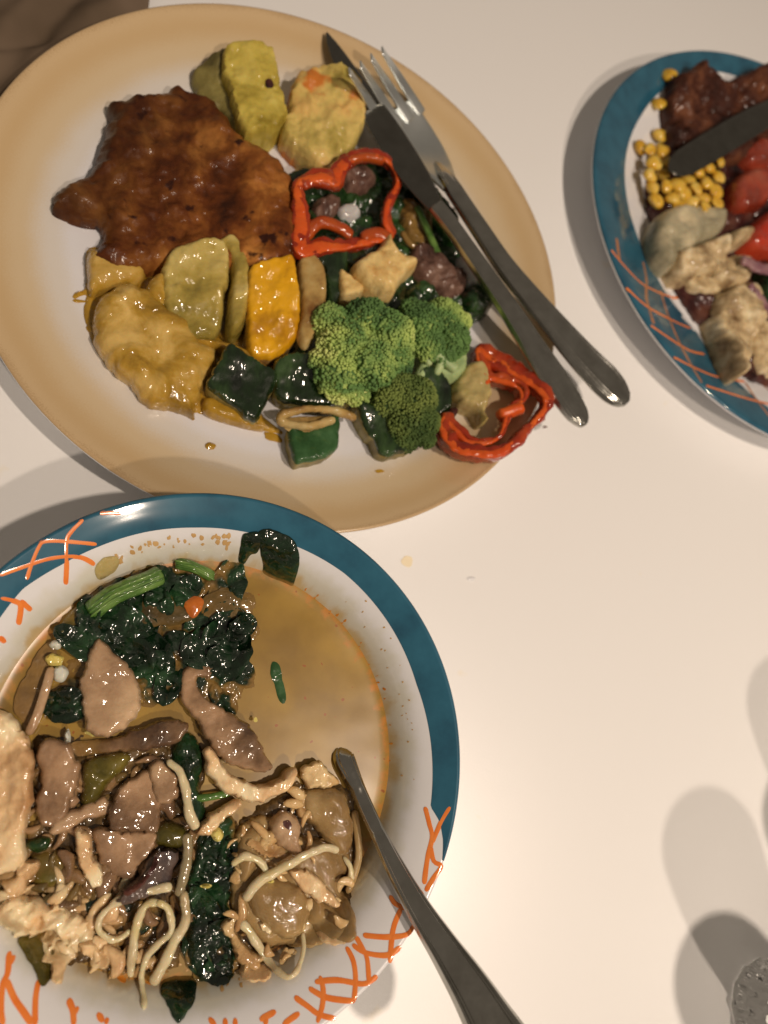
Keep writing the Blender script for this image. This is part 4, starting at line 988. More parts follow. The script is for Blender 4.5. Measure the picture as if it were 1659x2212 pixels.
crinkled('spinach_leaves', [(175, 1340), (230, 1290), (330, 1260), (420, 1240), (500, 1270), (540, 1320), (530, 1400), (515, 1470), (500, 1520), (440, 1490), (400, 1470), (310, 1480), (250, 1400), (190, 1380), (160, 1400), (150, 1520), (140, 1540), (150, 1400)], 46, .8, .12, .42, 'spinach', 'overlapping crinkled wet spinach leaves in the upper left of the soup', 'spinach', 3)
crinkled('spinach_leaves', [(440, 1800), (490, 1780), (495, 1850), (480, 1920), (478, 1990), (490, 2060), (470, 2100), (430, 2090), (415, 2030), (420, 1940), (430, 1860)], 22, .62, .1, .34, 'spinach', 'crinkled spinach leaves along the middle strip, running to the lower edge', 'spinach', 8)
sk('spinach_leaf', [(262, 1300), (330, 1290), (390, 1300), (420, 1330), (380, 1350), (310, 1352), (262, 1336)], .25, 'murky_leaf', 'murky leaf lying just under the milky soup below the stalk', 'spinach leaf', off=.12, nz=.08, thin=.05)
sk('spinach_leaf', [(440, 1290), (490, 1270), (520, 1300), (500, 1340), (455, 1345), (430, 1320)], .18, 'murky_leaf', 'murky leaf half sunk in soup below the leaf on the rim', 'spinach leaf', off=.1, nz=.08, thin=.05)
for px, offs, a, l_, m in (([(192, 1325), (240, 1288), (300, 1262), (352, 1240)], [.35, .5, .5, .4], .36, 'thick green stalk along the upper left edge of the soup', 'stem_green'),
                        ([(378, 1216), (420, 1226), (462, 1248)], [.2, .3, .2], .22, 'short green stalk at the top edge of the soup', 'stem_green'),
                        ([(410, 1725), (450, 1722), (500, 1712)], [.3, .4, .3], .12, 'thin light green stem crossing the dark spinach strip', 'stem_green')):
    c = empty('green_stalk', on(*px[1], S)); tag(c, l_, 'stalk')
    strand('stalk', px, S, offs, a, a * .6, m, parent=c, seg=16, nz=.03)
    for q in (-.55, 0, .55):
        if a > .2: strand('ridge', [(u + q * a * 30 * .5, v + q * a * 42) for u, v in px], S, [o + a * .5 for o in offs], .05, .06, 'stem_green', parent=c)
sk('olive_leaf', [(128, 1345), (160, 1310), (205, 1290), (190, 1325), (160, 1365), (150, 1405), (128, 1400), (112, 1380)], .35, 'olive_leaf', 'olive brown leaf on the upper left edge of the soup', 'leaf', nz=.1, rid=.08, ridf=1.5)
sk('olive_leaf', [(180, 1650), (225, 1628), (275, 1625), (282, 1645), (240, 1690), (200, 1740), (172, 1735), (178, 1695)], .5, 'olive_leaf', 'yellowish olive leaf between the left mushrooms', 'leaf', nz=.1, rid=.1, ridf=1.6, off=.1)
sk('olive_leaf', [(70, 1850), (120, 1838), (150, 1860), (140, 1900), (100, 1925), (72, 1905)], .3, 'olive_leaf', 'olive leaf under the glinting soup at the lower left', 'leaf', nz=.06)
sk('olive_leaf', [(330, 1785), (370, 1775), (400, 1790), (405, 1825), (370, 1835), (335, 1820)], .55, 'olive_leaf', 'small olive leaf above the dark gilled mushroom', 'leaf', nz=.08, off=.2)
sk('olive_leaf', [(40, 2075), (80, 2062), (115, 2078), (120, 2110), (95, 2135), (60, 2120)], .3, 'olive_leaf', 'dark olive scrap framed by pale chicken at the lower left', 'leaf') if False else None
sk('olive_leaf', [(36, 2048), (70, 2040), (110, 2050), (124, 2090), (110, 2130), (78, 2130), (58, 2090)], .28, 'murky_leaf', 'dark scrap framed by pale chicken at the lower left', 'leaf', off=.0) if False else None
# leaf stuck on the bowl wall
wl = empty('spinach_leaf', on(600, 1230, zs_bowl)); tag(wl, 'dark glossy leaf stuck to the bowl wall under the blue band', 'spinach leaf')
blob('leaf_blade', [(548, 1165), (570, 1158), (605, 1170), (632, 1195), (640, 1235), (634, 1282), (610, 1292), (574, 1288), (566, 1262), (572, 1230), (560, 1200)], zs_bowl, .16, 'spinach', R_=.35, wall=.05, nz=.05, nf=1.2, edge=.04, step=.08, parent=wl)
blob('leaf_tip', [(524, 1158), (545, 1154), (562, 1160), (558, 1190), (545, 1196), (532, 1210), (520, 1200), (520, 1178)], zs_bowl, .2, 'spinach', R_=.2, wall=.06, nz=.05, edge=.04, step=.07, parent=wl)
food(blob('dried_leaf_bit', [(205, 1232), (222, 1212), (248, 1204), (258, 1214), (245, 1232), (215, 1248)], zs_bowl, .12, 'squash_flesh', R_=.12, wall=.04, step=.07), 'brown striped scrap stuck on the white wall at the upper left', 'scrap')
# vertical spinach strip
sk('spinach_strip', [(432, 1790), (470, 1768), (508, 1770), (505, 1830), (500, 1900), (498, 1965), (505, 2030), (508, 2085), (490, 2122), (450, 2120), (415, 2100), (398, 2040), (402, 1960), (412, 1880), (420, 1830)],
   .3, 'spinach', 'long strip of dark wrinkled spinach running down the middle of the soup', 'spinach', R_=.4, wall=.08, nz=.12, nf=1.4, rid=.14, ridf=1.5, edge=.12, off=.02)
food(blob('spinach_strip', [(372, 2108), (410, 2105), (428, 2130), (408, 2165), (380, 2190), (358, 2160), (348, 2140)], zs_bowl, .2, 'spinach', R_=.25, wall=.06, nz=.06, rid=.06, edge=.06, step=.08), 'pointed spinach tip on the bowl wall below the strip', 'spinach')
sk('spinach_strip', [(372, 1612), (400, 1580), (428, 1600), (440, 1650), (432, 1700), (445, 1750), (430, 1780), (395, 1770), (392, 1700), (370, 1650)], .45, 'spinach', 'dark spinach between the hooked mushroom and the long sprout', 'spinach', nz=.1, rid=.1, ridf=1.4, off=.02)
sk('spinach_strip', [(180, 1945), (240, 1930), (300, 1945), (345, 1960), (372, 1990), (380, 2020), (330, 2030), (260, 2022), (210, 2010), (185, 1985)], .22, 'spinach', 'spinach under the looping bean sprouts', 'spinach', nz=.08, off=.0)
# green bits
sk('onion_green', [(590, 1430), (603, 1436), (612, 1470), (618, 1515), (606, 1518), (594, 1485), (584, 1450)], .06, 'green_skin', 'green sliver floating alone on the bare soup', 'herb', off=-.01, R_=.12, wall=.02)
sk('onion_green', [(58, 1818), (88, 1806), (108, 1812), (98, 1838), (70, 1842), (55, 1832)], .35, 'dark_leaf', 'small dark green leaf beside the large pale chicken slice', 'herb', off=.1)
sk('chilli_bit', [(398, 1300), (424, 1288), (440, 1296), (436, 1318), (418, 1336), (400, 1320)], .2, 'chilli_bit', 'orange brown chilli scrap in the middle of the spinach', 'chilli', off=.3)
# mushrooms
mat('sunken_pieces', [(50, 34, 18), (88, 64, 34), (128, 96, 54)], scale=1.1, rough=.3, bump=.12, bscale=2, coat=.9, crough=.13, distort=.5, glint=.24)
sk('sunken_pieces', [(70, 1600), (160, 1590), (300, 1580), (420, 1600), (440, 1720), (430, 1850), (400, 1980), (385, 2090), (300, 2110), (200, 2085), (110, 2050), (40, 1990), (20, 1900), (55, 1880), (70, 1740)],
   .14, 'sunken_pieces', 'brown layer of sunken scraps between the mushrooms, wet and glinting', 'soup scraps', off=-.04, nz=.08, nf=1.6, rid=.06, ridf=2, R_=.3, wall=.01, edge=.25)['kind'] = 'stuff'
sk('sunken_pieces', [(505, 1790), (560, 1740), (650, 1690), (745, 1700), (768, 1790), (760, 1870), (735, 1960), (680, 2010), (600, 2050), (520, 2060), (495, 2000), (490, 1880)],
   .14, 'sunken_pieces', 'brown layer of sunken scraps under the noodle bundle', 'soup scraps', off=-.04, nz=.08, nf=1.6, R_=.3, wall=.01, edge=.2)['kind'] = 'stuff'
sk('mushroom_slice', [(210, 1382), (225, 1384), (246, 1402), (272, 1432), (292, 1462), (306, 1500), (300, 1540), (272, 1572), (225, 1590), (195, 1578), (180, 1545), (175, 1500), (178, 1452), (192, 1408)],
   1.0, 'pale_mushroom', 'large smooth wedge-shaped mushroom slice standing out of the spinach', 'mushroom', R_=.6, wall=.35, nz=.08, nf=.7, off=.1)
sk('mushroom_slice', [(150, 1605), (200, 1598), (260, 1590), (310, 1568), (350, 1555), (385, 1558), (402, 1568), (388, 1598), (350, 1615), (300, 1622), (230, 1630), (165, 1630)], .55, 'mushroom', 'greyish mushroom slice lying across below the wedge-shaped one', 'mushroom', nz=.08, off=.1)
hk = [(386, 1490), (388, 1458), (405, 1438), (432, 1432), (462, 1438), (466, 1452), (452, 1464), (440, 1458), (428, 1462), (430, 1485), (452, 1515), (490, 1540), (530, 1560), (552, 1590), (572, 1630), (580, 1658), (545, 1664), (505, 1655), (470, 1632), (440, 1595), (415, 1555), (395, 1520)]
sk('mushroom_slice', hk, .95, ['mushroom', 'pale_mushroom'], 'long hooked mushroom slice right of the spinach, its tip curled over', 'mushroom', R_=.4, wall=.3, nz=.1, off=.12, slope=(0, 0))
sk('mushroom_slice', [(78, 1625), (95, 1602), (120, 1592), (150, 1610), (170, 1650), (175, 1690), (160, 1720), (150, 1755), (120, 1790), (88, 1780), (75, 1740), (88, 1690)],
   .9, ['mushroom', 'pale_mushroom'], 'curved brown mushroom slice right of the large pale chicken slice', 'mushroom', R_=.4, wall=.3, nz=.1, off=.15)
sk('mushroom_slice', [(110, 1780), (140, 1760), (175, 1740), (215, 1722), (245, 1728), (252, 1750), (220, 1765), (180, 1775), (150, 1792), (120, 1800)], .7, 'pale_mushroom', 'thin pale mushroom edge below the curved brown slice', 'mushroom', off=.1)
sk('mushroom_slice', [(262, 1700), (300, 1672), (330, 1650), (345, 1665), (350, 1720), (345, 1780), (322, 1800), (270, 1790), (235, 1780), (240, 1740)], .85, 'mushroom', 'flat taupe mushroom slice at the left centre of the soup', 'mushroom', off=.15, nz=.09, nf=.8, R_=.3)
sk('mushroom_slice', [(205, 1790), (260, 1788), (310, 1796), (345, 1800), (330, 1840), (300, 1880), (290, 1905), (255, 1895), (220, 1870), (208, 1830)], .75, 'mushroom', 'second flat taupe mushroom slice, directly below the first', 'mushroom', off=.12, nz=.09, nf=.8, R_=.3)
sk('mushroom_slice', [(318, 1655), (350, 1640), (372, 1660), (385, 1700), (372, 1735), (350, 1740), (335, 1715)], 1.0, 'pale_mushroom', 'small mushroom slice left of the long sprout', 'mushroom', off=.15)
sk('gilled_mushroom', [(355, 1830), (378, 1838), (382, 1865), (368, 1900), (335, 1930), (290, 1945), (255, 1950), (242, 1945), (270, 1915), (300, 1890), (318, 1850)], .95, ['dark_mushroom', 'pale_mushroom'], 'mushroom slice with dark gills left of the spinach strip', 'mushroom', off=.12, R_=.25, nz=.1)
sk('gill_fold', [(268, 1925), (300, 1905), (326, 1875), (335, 1850), (342, 1862), (325, 1895), (298, 1922), (275, 1935)], .12, 'dark_salad', 'dark gill fold along the gilled mushroom', 'mushroom', off=1.0, R_=.1, wall=.03)
# chicken
sk('chicken_slice', [(-30, 1545), (0, 1530), (28, 1548), (58, 1582), (76, 1632), (74, 1690), (66, 1750), (52, 1810), (58, 1850), (45, 1878), (0, 1892), (-40, 1880), (-60, 1700)], 1.1, 'chicken', 'large pale chicken slice cut by the left edge of the picture', 'chicken', R_=.5, wall=.35, nz=.12, off=.12)
sk('chicken_strip', [(438, 1622), (452, 1612), (470, 1632), (490, 1662), (520, 1686), (560, 1696), (595, 1684), (622, 1660), (636, 1662), (634, 1690), (608, 1712), (570, 1730), (528, 1732), (490, 1712), (458, 1682), (440, 1655)],
   1.0, 'chicken', 'smooth curved chicken strip just below the hooked mushroom', 'chicken', R_=.32, wall=.35, nz=.06, off=.15)
sk('chicken_strip', [(424, 1795), (440, 1770), (470, 1748), (505, 1728), (520, 1738), (500, 1758), (478, 1775), (460, 1800), (432, 1808)], .9, 'chicken', 'short pale chicken strip left below the curved one', 'chicken', R_=.3, wall=.3, off=.2)
sk('chicken_strip', [(648, 1668), (665, 1652), (690, 1642), (708, 1660), (735, 1688), (715, 1700), (680, 1702), (655, 1692)], .8, 'browned_chicken', 'ragged chicken piece touching the spoon neck', 'chicken', R_=.3, wall=.25, nz=.1, off=.1)
sk('chicken_strip', [(632, 1712), (652, 1702), (668, 1725), (680, 1755), (708, 1775), (690, 1785), (660, 1770), (642, 1745)], .6, 'browned_chicken', 'thin browned chicken strip beside the clear noodles', 'chicken', R_=.2, off=.15)
sk('chicken_strip', [(164, 1800), (178, 1788), (192, 1796), (205, 1840), (222, 1880), (222, 1915), (205, 1920), (182, 1895), (168, 1850)], .9, 'chicken', 'upright pale chicken strip at the left centre of the soup', 'chicken', R_=.25, wall=.3, off=.12)
sk('squid_ring', [(588, 1765), (615, 1752), (640, 1762), (652, 1790), (646, 1815), (655, 1840), (640, 1852), (618, 1838), (592, 1818), (582, 1790)], .8, 'pale_mushroom', 'lumpy pinkish piece with a dark hole among the noodles', 'seafood', R_=.3, wall=.3, nz=.12, off=.12)
sk('dark_hole', [(610, 1776), (624, 1772), (630, 1784), (620, 1796), (608, 1790)], .05, 'dark_salad', 'dark hole in the lumpy pinkish piece', 'seafood', off=.92, R_=.06, wall=.02, edge=.01, step=.05)
sk('chicken_strip', [(528, 1815), (555, 1795), (585, 1805), (612, 1825), (632, 1850), (622, 1866), (590, 1858), (560, 1845), (535, 1835)], .75, 'browned_chicken', 'ragged cream strip above the noodle bundle', 'chicken', R_=.25, nz=.1, off=.15)
sk('chicken_strip', [(628, 1882), (652, 1872), (685, 1895), (715, 1925), (732, 1950), (725, 1962), (692, 1950), (658, 1928), (638, 1905)], .85, 'chicken', 'smooth chicken strip lying diagonally on the noodle bundle', 'chicken', R_=.3, wall=.25, off=.3)
sk('chicken_strip', [(692, 2020), (708, 2000), (735, 1985), (750, 1998), (748, 2020), (725, 2032), (700, 2034)], .6, 'chicken', 'pale chicken end at the lower right of the noodles', 'chicken', R_=.25, off=.1)
sk('chicken_strip', [(478, 2002), (488, 1980), (510, 1968), (530, 1982), (522, 2000), (510, 2002), (520, 2030), (548, 2055), (568, 2062), (562, 2078), (530, 2080), (505, 2062), (496, 2030), (484, 2020)], .75, 'browned_chicken', 'curled cream strip at the bottom beside the spinach strip', 'chicken', R_=.22, off=.12)
sk('chicken_strip', [(520, 2085), (548, 2078), (580, 2082), (588, 2098), (560, 2112), (528, 2108)], .4, 'chicken', 'small chicken bits below the curled cream strip', 'chicken', R_=.2, nz=.1, off=.05)
sk('chicken_strip', [(560, 1985), (575, 1975), (592, 1988), (588, 2010), (572, 2018), (560, 2005)], .75, 'chicken', 'pale nugget between the sprouts below the noodles', 'chicken', R_=.2, off=.15)
# ragged pale chicken at lower left
for o_, l_, h in (([(2, 1905), (20, 1895), (45, 1860), (68, 1862), (75, 1880), (58, 1915), (30, 1940), (5, 1935)], 'pale chicken lump at the left edge under the large slice', .8),
               ([(5, 1955), (40, 1935), (90, 1945), (140, 1962), (185, 1975), (210, 2010), (190, 2035), (150, 2050), (130, 2030), (105, 2010), (70, 2015), (45, 2010), (20, 1990)], 'widest ragged chicken piece at the lower left of the soup', .8),
               ([(95, 2020), (130, 2015), (160, 2040), (150, 2080), (140, 2105), (118, 2100), (112, 2070), (98, 2050)], 'pale chicken scrap beside the dark gap at the lower left', .6),
               ([(170, 2030), (210, 2030), (245, 2050), (270, 2075), (272, 2090), (240, 2088), (200, 2080), (170, 2062)], 'ragged chicken tip at the lower edge of the soup', .6),
               ([(250, 1945), (230, 1930), (215, 1960), (190, 1990), (205, 2005), (235, 1980)], 'whitish strip under the looping sprout', .4)):
    sk('shredded_chicken', o_, h, 'chicken', l_, 'chicken', R_=.3, wall=.2, nz=.16, nf=1.4, rid=.1, ridf=1.6, edge=.14, off=.02)
sk('dark_scrap', [(40, 2025), (75, 2018), (100, 2030), (118, 2070), (120, 2100), (95, 2115), (80, 2090), (60, 2060)], .2, 'olive_leaf', 'dark olive scrap framed by pale chicken at the lower left', 'leaf', off=.0)
# tofu, pale crumbs at the upper left
for u, v, ru, rv, m, l_ in ((150, 1392, 14, 10, 'tofu_white', 'white tofu crumb at the left edge of the spinach'), (148, 1425, 20, 14, 'yellow_bit', 'yellowish crumb between two white ones'),
                            (160, 1455, 18, 18, 'tofu_white', 'larger white crumb near the pink strip'), (145, 1600 - 5, 8, 18, 'tofu_white', 'slim white sliver above the curved brown mushroom'),
                            (200, 1610 - 32, 16, 12, 'yellow_bit', 'yellow bit below the wedge-shaped mushroom'), (553, 1555, 4, 6, 'yellow_bit', 'tiny yellow bit at the edge of the open soup'), (470, 1803, 14, 14, 'yellow_bit', 'round yellow bit on the dark spinach strip'), (585, 1905, 9, 6, 'yellow_bit', 'yellow crumb on the noodle bundle'), (445, 1915, 12, 5, 'yellow_bit', 'small tan crumb in the middle of the spinach strip')):
    x = .85 if u < 160 or u > 440 else .6
    u2 = u - 30 if u in (150, 148, 160) else u
    stain('crumb', u2, v, ru, rv, lambda a, b: S(a, b) + (.62 if v > 1780 else .3), m, l_, 'crumb', t=.25)
food(strand('pink_strip', [(112, 1440), (98, 1490), (80, 1545), (60, 1588)], S, [.3, .45, .5, .4], .15, .1, 'pale_mushroom'), 'thin pinkish strip standing at the left edge of the soup', 'strip')
sk('sunken_mushroom', [(60, 1450), (90, 1400), (118, 1385), (120, 1430), (100, 1500), (75, 1560), (45, 1560), (30, 1520)], .15, 'dark_mushroom', 'dark shape sunk in the soup at the upper left edge', 'mushroom', off=-.02)
def shreds(name, region, n, smin, smax, z0, z1, m, label, cat, seed):
    r_ = random.Random(seed); V = []; F = []; reg = np.array(region, float); k = 0
    us = [p[0] for p in region]; vs_ = [p[1] for p in region]
    while k < n:
        u, v = r_.uniform(min(us), max(us)), r_.uniform(min(vs_), max(vs_))
        if not inside(np.array([u]), np.array([v]), reg)[0]: continue
        k += 1; c = on(u, v, S, r_.uniform(z0, z1)); L_ = r_.uniform(smin, smax); W_ = L_ * r_.uniform(.25, .6); H_ = W_ * r_.uniform(.4, .9); a = r_.uniform(0, 6.28); b = len(V); sd = r_.uniform(0, 50)
        nu, nv = 10, 7; bend = r_.uniform(-.6, .6)
        for i in range(nv + 1):
            ph = math.pi * i / nv
            for j in range(nu):
                th = 2 * math.pi * j / nu
                q = Vector((L_ * math.cos(ph), W_ * math.sin(ph) * math.cos(th), H_ * math.sin(ph) * math.sin(th)))
                q.y += bend * q.x * q.x / L_
                q *= 1 + .45 * noise.noise((q.x * 3 + sd, q.y * 3, q.z * 3))
                V.append((c.x + q.x * math.cos(a) - q.y * math.sin(a), c.y + q.x * math.sin(a) + q.y * math.cos(a), c.z + q.z))
        for i in range(nv):
            for j in range(nu): F.append([b + i * nu + j, b + (i + 1) * nu + j, b + (i + 1) * nu + (j + 1) % nu, b + i * nu + (j + 1) % nu])
    o = mk(name, V, F, m); o['kind'] = 'stuff'; return tag(o, label, cat)
MID = [(70, 1640), (160, 1620), (330, 1620), (430, 1700), (430, 1850), (400, 1980), (380, 2080), (250, 2060), (120, 1990), (60, 1900), (60, 1760)]
shreds('mushroom_shreds', MID, 95, .18, .6, .0, .28, 'mushroom', 'small torn mushroom shreds between the larger slices', 'mushroom', 11)
shreds('chicken_shreds', [(0, 1880), (90, 1860), (200, 1930), (300, 1990), (360, 2080), (300, 2100), (200, 2090), (90, 2060), (10, 1990)], 70, .15, .5, .02, .4, 'chicken', 'fine pale chicken shreds at the lower left of the soup', 'chicken', 12)
shreds('leaf_scraps', MID, 30, .15, .45, .02, .3, 'murky_leaf', 'murky leaf scraps floating between the mushrooms', 'leaf', 13)
shreds('chicken_shreds', [(500, 1780), (640, 1700), (740, 1720), (760, 1880), (745, 2010), (640, 2060), (520, 2090), (495, 1980)], 46, .15, .5, .25, .75, 'browned_chicken', 'tan chicken shreds caught in the noodle bundle', 'chicken', 14)
# clear noodles
def noodle_mass():
    root = empty('noodle_bundle', on(620, 1900, S)); tag(root, 'bundle of glassy wide rice noodles at the lower right of the soup', 'noodles')
    L_ = [([(500, 1850), (515, 1790), (560, 1760), (600, 1772), (640, 1800), (700, 1810), (745, 1830), (762, 1880), (735, 1905), (750, 1960), (742, 2010), (700, 2020), (660, 2040), (610, 2045), (560, 2040), (520, 2000), (500, 1960), (496, 1900)], .5, -.02),
          ([(648, 1718), (690, 1700), (738, 1706), (758, 1750), (764, 1810), (752, 1850), (715, 1845), (690, 1800), (660, 1770)], .75, 0),
          ([(530, 1915), (580, 1890), (630, 1900), (665, 1935), (672, 1985), (640, 2030), (590, 2020), (545, 1975)], .85, .05),
          ([(670, 1930), (705, 1945), (735, 1965), (740, 1995), (710, 2020), (672, 2012), (660, 1970)], .7, .05),
          ([(520, 1800), (548, 1780), (572, 1800), (565, 1850), (545, 1900), (515, 1905), (508, 1850)], .6, .05)]
    for o_, h, f in L_: blob('noodle', o_, S, h, 'noodle', off=f, R_=.55, wall=.1, nz=.09, nf=.8, edge=.08, step=.1, parent=root, waves=(.05, .35, .25))
    strand('noodle', [(765, 1750), (772, 1800), (775, 1850), (762, 1900), (750, 1930)], S, [.2, .3, .3, .25, .1], .14, .1, 'noodle', parent=root)
noodle_mass()
# bean sprouts, each its own curve
SPR = [([(362, 1642), (388, 1668), (402, 1710), (408, 1755), (425, 1790)], [.9, 1.1, 1.1, 1.1, 1.0], [.12, .15, .2, .22], 'long sprout arching beside the taupe mushrooms', 'sprout'),
       ([(402, 1800), (405, 1840), (400, 1880), (390, 1920), (384, 1935)], [.9, .9, .85, .8, .7], [.2, .2, .18], 'translucent sprout stem along the left of the spinach strip', 'grey_sprout'),
       ([(395, 1925), (402, 1965), (400, 1990), (375, 2040), (352, 2085), (330, 2128)], [.8, .85, .9, .8, .55, .35], [.18, .19, .2, .2], 'thickest straight sprout, bent at its top, pointing to the bottom edge', 'sprout'),
       ([(372, 1915), (330, 1922), (285, 1935), (242, 1955), (216, 1985), (215, 2012), (240, 2030), (262, 2025), (282, 2010)], [.8, .85, .8, .75, .7, .7, .65, .6, .6], [.2, .17, .12, .1, .12], 'sprout curled into a hook at the left', 'sprout'),
       ([(345, 1950), (315, 1955), (298, 1990), (290, 2030), (285, 2075), (283, 2110)], [.9, .85, .8, .7, .55, .4], [.12, .17, .18, .15], 'sprout stem running down from the narrow loop', 'sprout'),
       ([(338, 1948), (360, 1960), (370, 1990), (368, 2015), (340, 2040), (315, 2070), (306, 2110), (310, 2150), (312, 2180)], [.95, .95, .9, .85, .75, .6, .4, .2, .1], [.14, .13, .12, .11, .1], 'thin sprout looping over and trailing to the bottom', 'sprout'),
       ([(732, 1838), (700, 1832), (655, 1850), (610, 1875), (560, 1905), (528, 1945)], [.95, 1.1, 1.2, 1.15, 1.05, .9], [.14, .17, .19, .2], 'long pale sprout lying across the noodle bundle', 'sprout'),
       ([(500, 1868), (530, 1850), (562, 1862), (575, 1885), (570, 1900)], [.9, 1.0, 1.0, .95, .9], [.16, .15, .1], 'greenish sprout curl at the left of the noodle bundle', 'sprout'),
       ([(520, 1990), (550, 2030), (575, 2068), (600, 2098), (625, 2112), (645, 2090), (655, 2050), (655, 2015)], [.7, .7, .6, .45, .35, .4, .55, .7], [.18, .17, .14, .1, .08], 'sprout making a pointed loop at the bottom of the noodles', 'sprout'),
       ([(258, 1925), (270, 1905), (285, 1882)], [.4, .5, .5], [.16, .14], 'whitish sprout stub under the gilled mushroom', 'grey_sprout'),
       ([(245, 1960), (262, 1930), (290, 1905)], [.35, .4, .45], [.15, .14], 'pale sprout stub left of the curled hook', 'grey_sprout'),
       ([(465, 1650), (500, 1640), (530, 1655)], [.25, .3, .3], [.12, .12], 'short sprout under the hooked mushroom', 'grey_sprout'),
       ([(742, 1850), (758, 1880), (752, 1915)], [.5, .6, .4], [.12, .12], 'sprout end at the right side of the noodles', 'sprout')]
for px, offs, a, l_, m in SPR:
    a = [q * .86 for q in a]; b = [q * .8 for q in a]; offs = [o * .82 for o in offs]
    food(strand('bean_sprout', px, S, offs, a, b, m, seg=12, step=.06, ends=.25, nz=.05), l_, 'bean sprout')
# oil drops and specks along the upper wall and the lower edge
rr_ = random.Random(5)
for u, v, ru, rv in ((170, 2065, 22, 9), (262, 2110, 12, 8), (320, 2118, 9, 6)):
    stain('oil_drop', u, v, ru, rv, zs_soup, 'orange_oil', {170: 'orange oil patch under the ragged chicken', 262: 'orange oil drop below the chicken tip', 320: 'small orange oil drop left of the spinach tip'}[u], 'oil', .5, t=.03)
def specks(name, n, area, m, label, seed, smin=.03, smax=.09):
    r_ = random.Random(seed); V = []; F = []
    for i in range(n):
        u, v = area(r_)
        p = on(u, v, zs_soup); s = r_.uniform(smin, smax); b = len(V); k = 9; e = r_.uniform(.5, 1)
        a0 = r_.uniform(0, 3)
        c_ = (p.x, p.y)
        V.append((c_[0], c_[1], zs_soup(*c_) + .03))
        for j in range(k):
            a = 2 * math.pi * j / k; q = s * (1 + r_.uniform(-.3, .3))
            x = c_[0] + q * math.cos(a) * math.cos(a0) - q * e * math.sin(a) * math.sin(a0); y = c_[1] + q * math.cos(a) * math.sin(a0) + q * e * math.sin(a) * math.cos(a0)
            V.append((x, y, zs_soup(x, y) + .014))
        for j in range(k): F.append([b, b + 1 + j, b + 1 + (j + 1) % k])
    o = mk(name, V, F, m); o['kind'] = 'stuff'; return tag(o, label, 'specks')
def arc(cu, cv, r0, r1, a0, a1):
    def f(r_):
        a = math.radians(r_.uniform(a0, a1)); q = r_.uniform(r0, r1); return cu + q * math.cos(a), cv - q * math.sin(a)
    return f
specks('residue_specks', 46, arc(440, 1610, 432, 456, 82, 116), 'dried_soup', 'tan smears of dried soup on the upper white wall of the bowl', 1, .03, .10)
specks('orange_specks', 22, arc(440, 1615, 395, 410, -5, 60), 'orange_oil', 'orange flecks along the right waterline of the soup', 2, .02, .06)
specks('wall_specks', 22, arc(440, 1610, 430, 470, -10, 50), 'dried_soup', 'scattered tan flecks on the right white wall of the bowl', 3, .015, .045)
specks('low_specks', 150, arc(440, 1610, 420, 530, 215, 290), 'dried_soup', 'brownish greasy flecks on the lower white wall of the bowl', 4, .02, .07)

# ================================================================== RIGHT PLATE
B = zs_blue
food(blob('salad_bed', [(1440, 300), (1480, 250), (1560, 230), (1660, 250), (1740, 300), (1800, 420), (1800, 600), (1780, 760), (1700, 830), (1640, 830), (1590, 800), (1540, 730), (1500, 680), (1450, 600), (1425, 520), (1400, 440), (1405, 380)],
      B, .8, 'dark_salad', R_=.6, wall=.2, nz=.25, nf=.8, rid=.15, ridf=.9, step=.2, edge=.2), 'dark mixed salad underneath the food of the right plate', 'salad')
food(blob('grilled_meat', [(1430, 200), (1452, 190), (1472, 172), (1500, 182), (1530, 200), (1565, 192), (1600, 180), (1622, 182), (1640, 215), (1659, 235), (1720, 260), (1740, 320), (1640, 350), (1560, 350), (1500, 330), (1452, 320), (1440, 280), (1428, 240)],
      B, 1.7, 'charred_meat', R_=.6, wall=.7, nz=.22, nf=1.0, edge=.2, ef=1.6, step=.14, rid=.16, ridf=1.0), 'charred brown meat at the top of the right plate', 'meat')
def kernel(u, v, off, label, group=None, s=1.0, seed=0):
    r_ = random.Random(int(u * 13 + v)); p = on(u, v, B, off)
    V = []; F = []
    ax = Vector((r_.uniform(-1, 1), r_.uniform(-1, 1), r_.uniform(-.3, .3))).normalized(); M = Matrix.Rotation(r_.uniform(0, 6.28), 3, 'Z') @ Matrix.Rotation(r_.uniform(-.5, .5), 3, 'X')
    nu, nv = 14, 9
    for i in range(nv + 1):
        ph = math.pi * i / nv
        for j in range(nu):
            th = 2 * math.pi * j / nu
            w = 1 + .32 * math.cos(ph)
            q = Vector((.40 * s * math.sin(ph) * math.cos(th) * w, .46 * s * math.cos(ph), .27 * s * math.sin(ph) * math.sin(th)))
            if q.y > .1 * s: q.z *= 1 - .5 * math.exp(-(q.x / (.16 * s)) ** 2)
            q.x = math.copysign(abs(q.x / (.4 * s)) ** .8 * .4 * s, q.x)
            q = q * (1 + .05 * noise.noise((q.x * 4 + u, q.y * 4, q.z * 4)))
            V.append(p + M @ q)
    for i in range(nv):
        for j in range(nu): F.append([i * nu + j, i * nu + (j + 1) % nu, (i + 1) * nu + (j + 1) % nu, (i + 1) * nu + j])
    return tag(mk('corn_kernel', V, F, 'corn_skin'), label, 'corn', group)
for u, v, o_, l_ in ((1447, 162, .3, 'corn kernel lying alone highest, on the blue rim'), (1422, 224, .3, 'corn kernel on the inner edge of the blue rim, left of the meat'),
                  (1424, 292, .4, 'left kernel of the touching pair below the rim kernels'), (1446, 290, .45, 'right kernel of the touching pair below the rim kernels'), (1384, 318, .35, 'leftmost corn kernel, on the white of the right plate')):
    kernel(u, v, o_, l_, s=1.05)
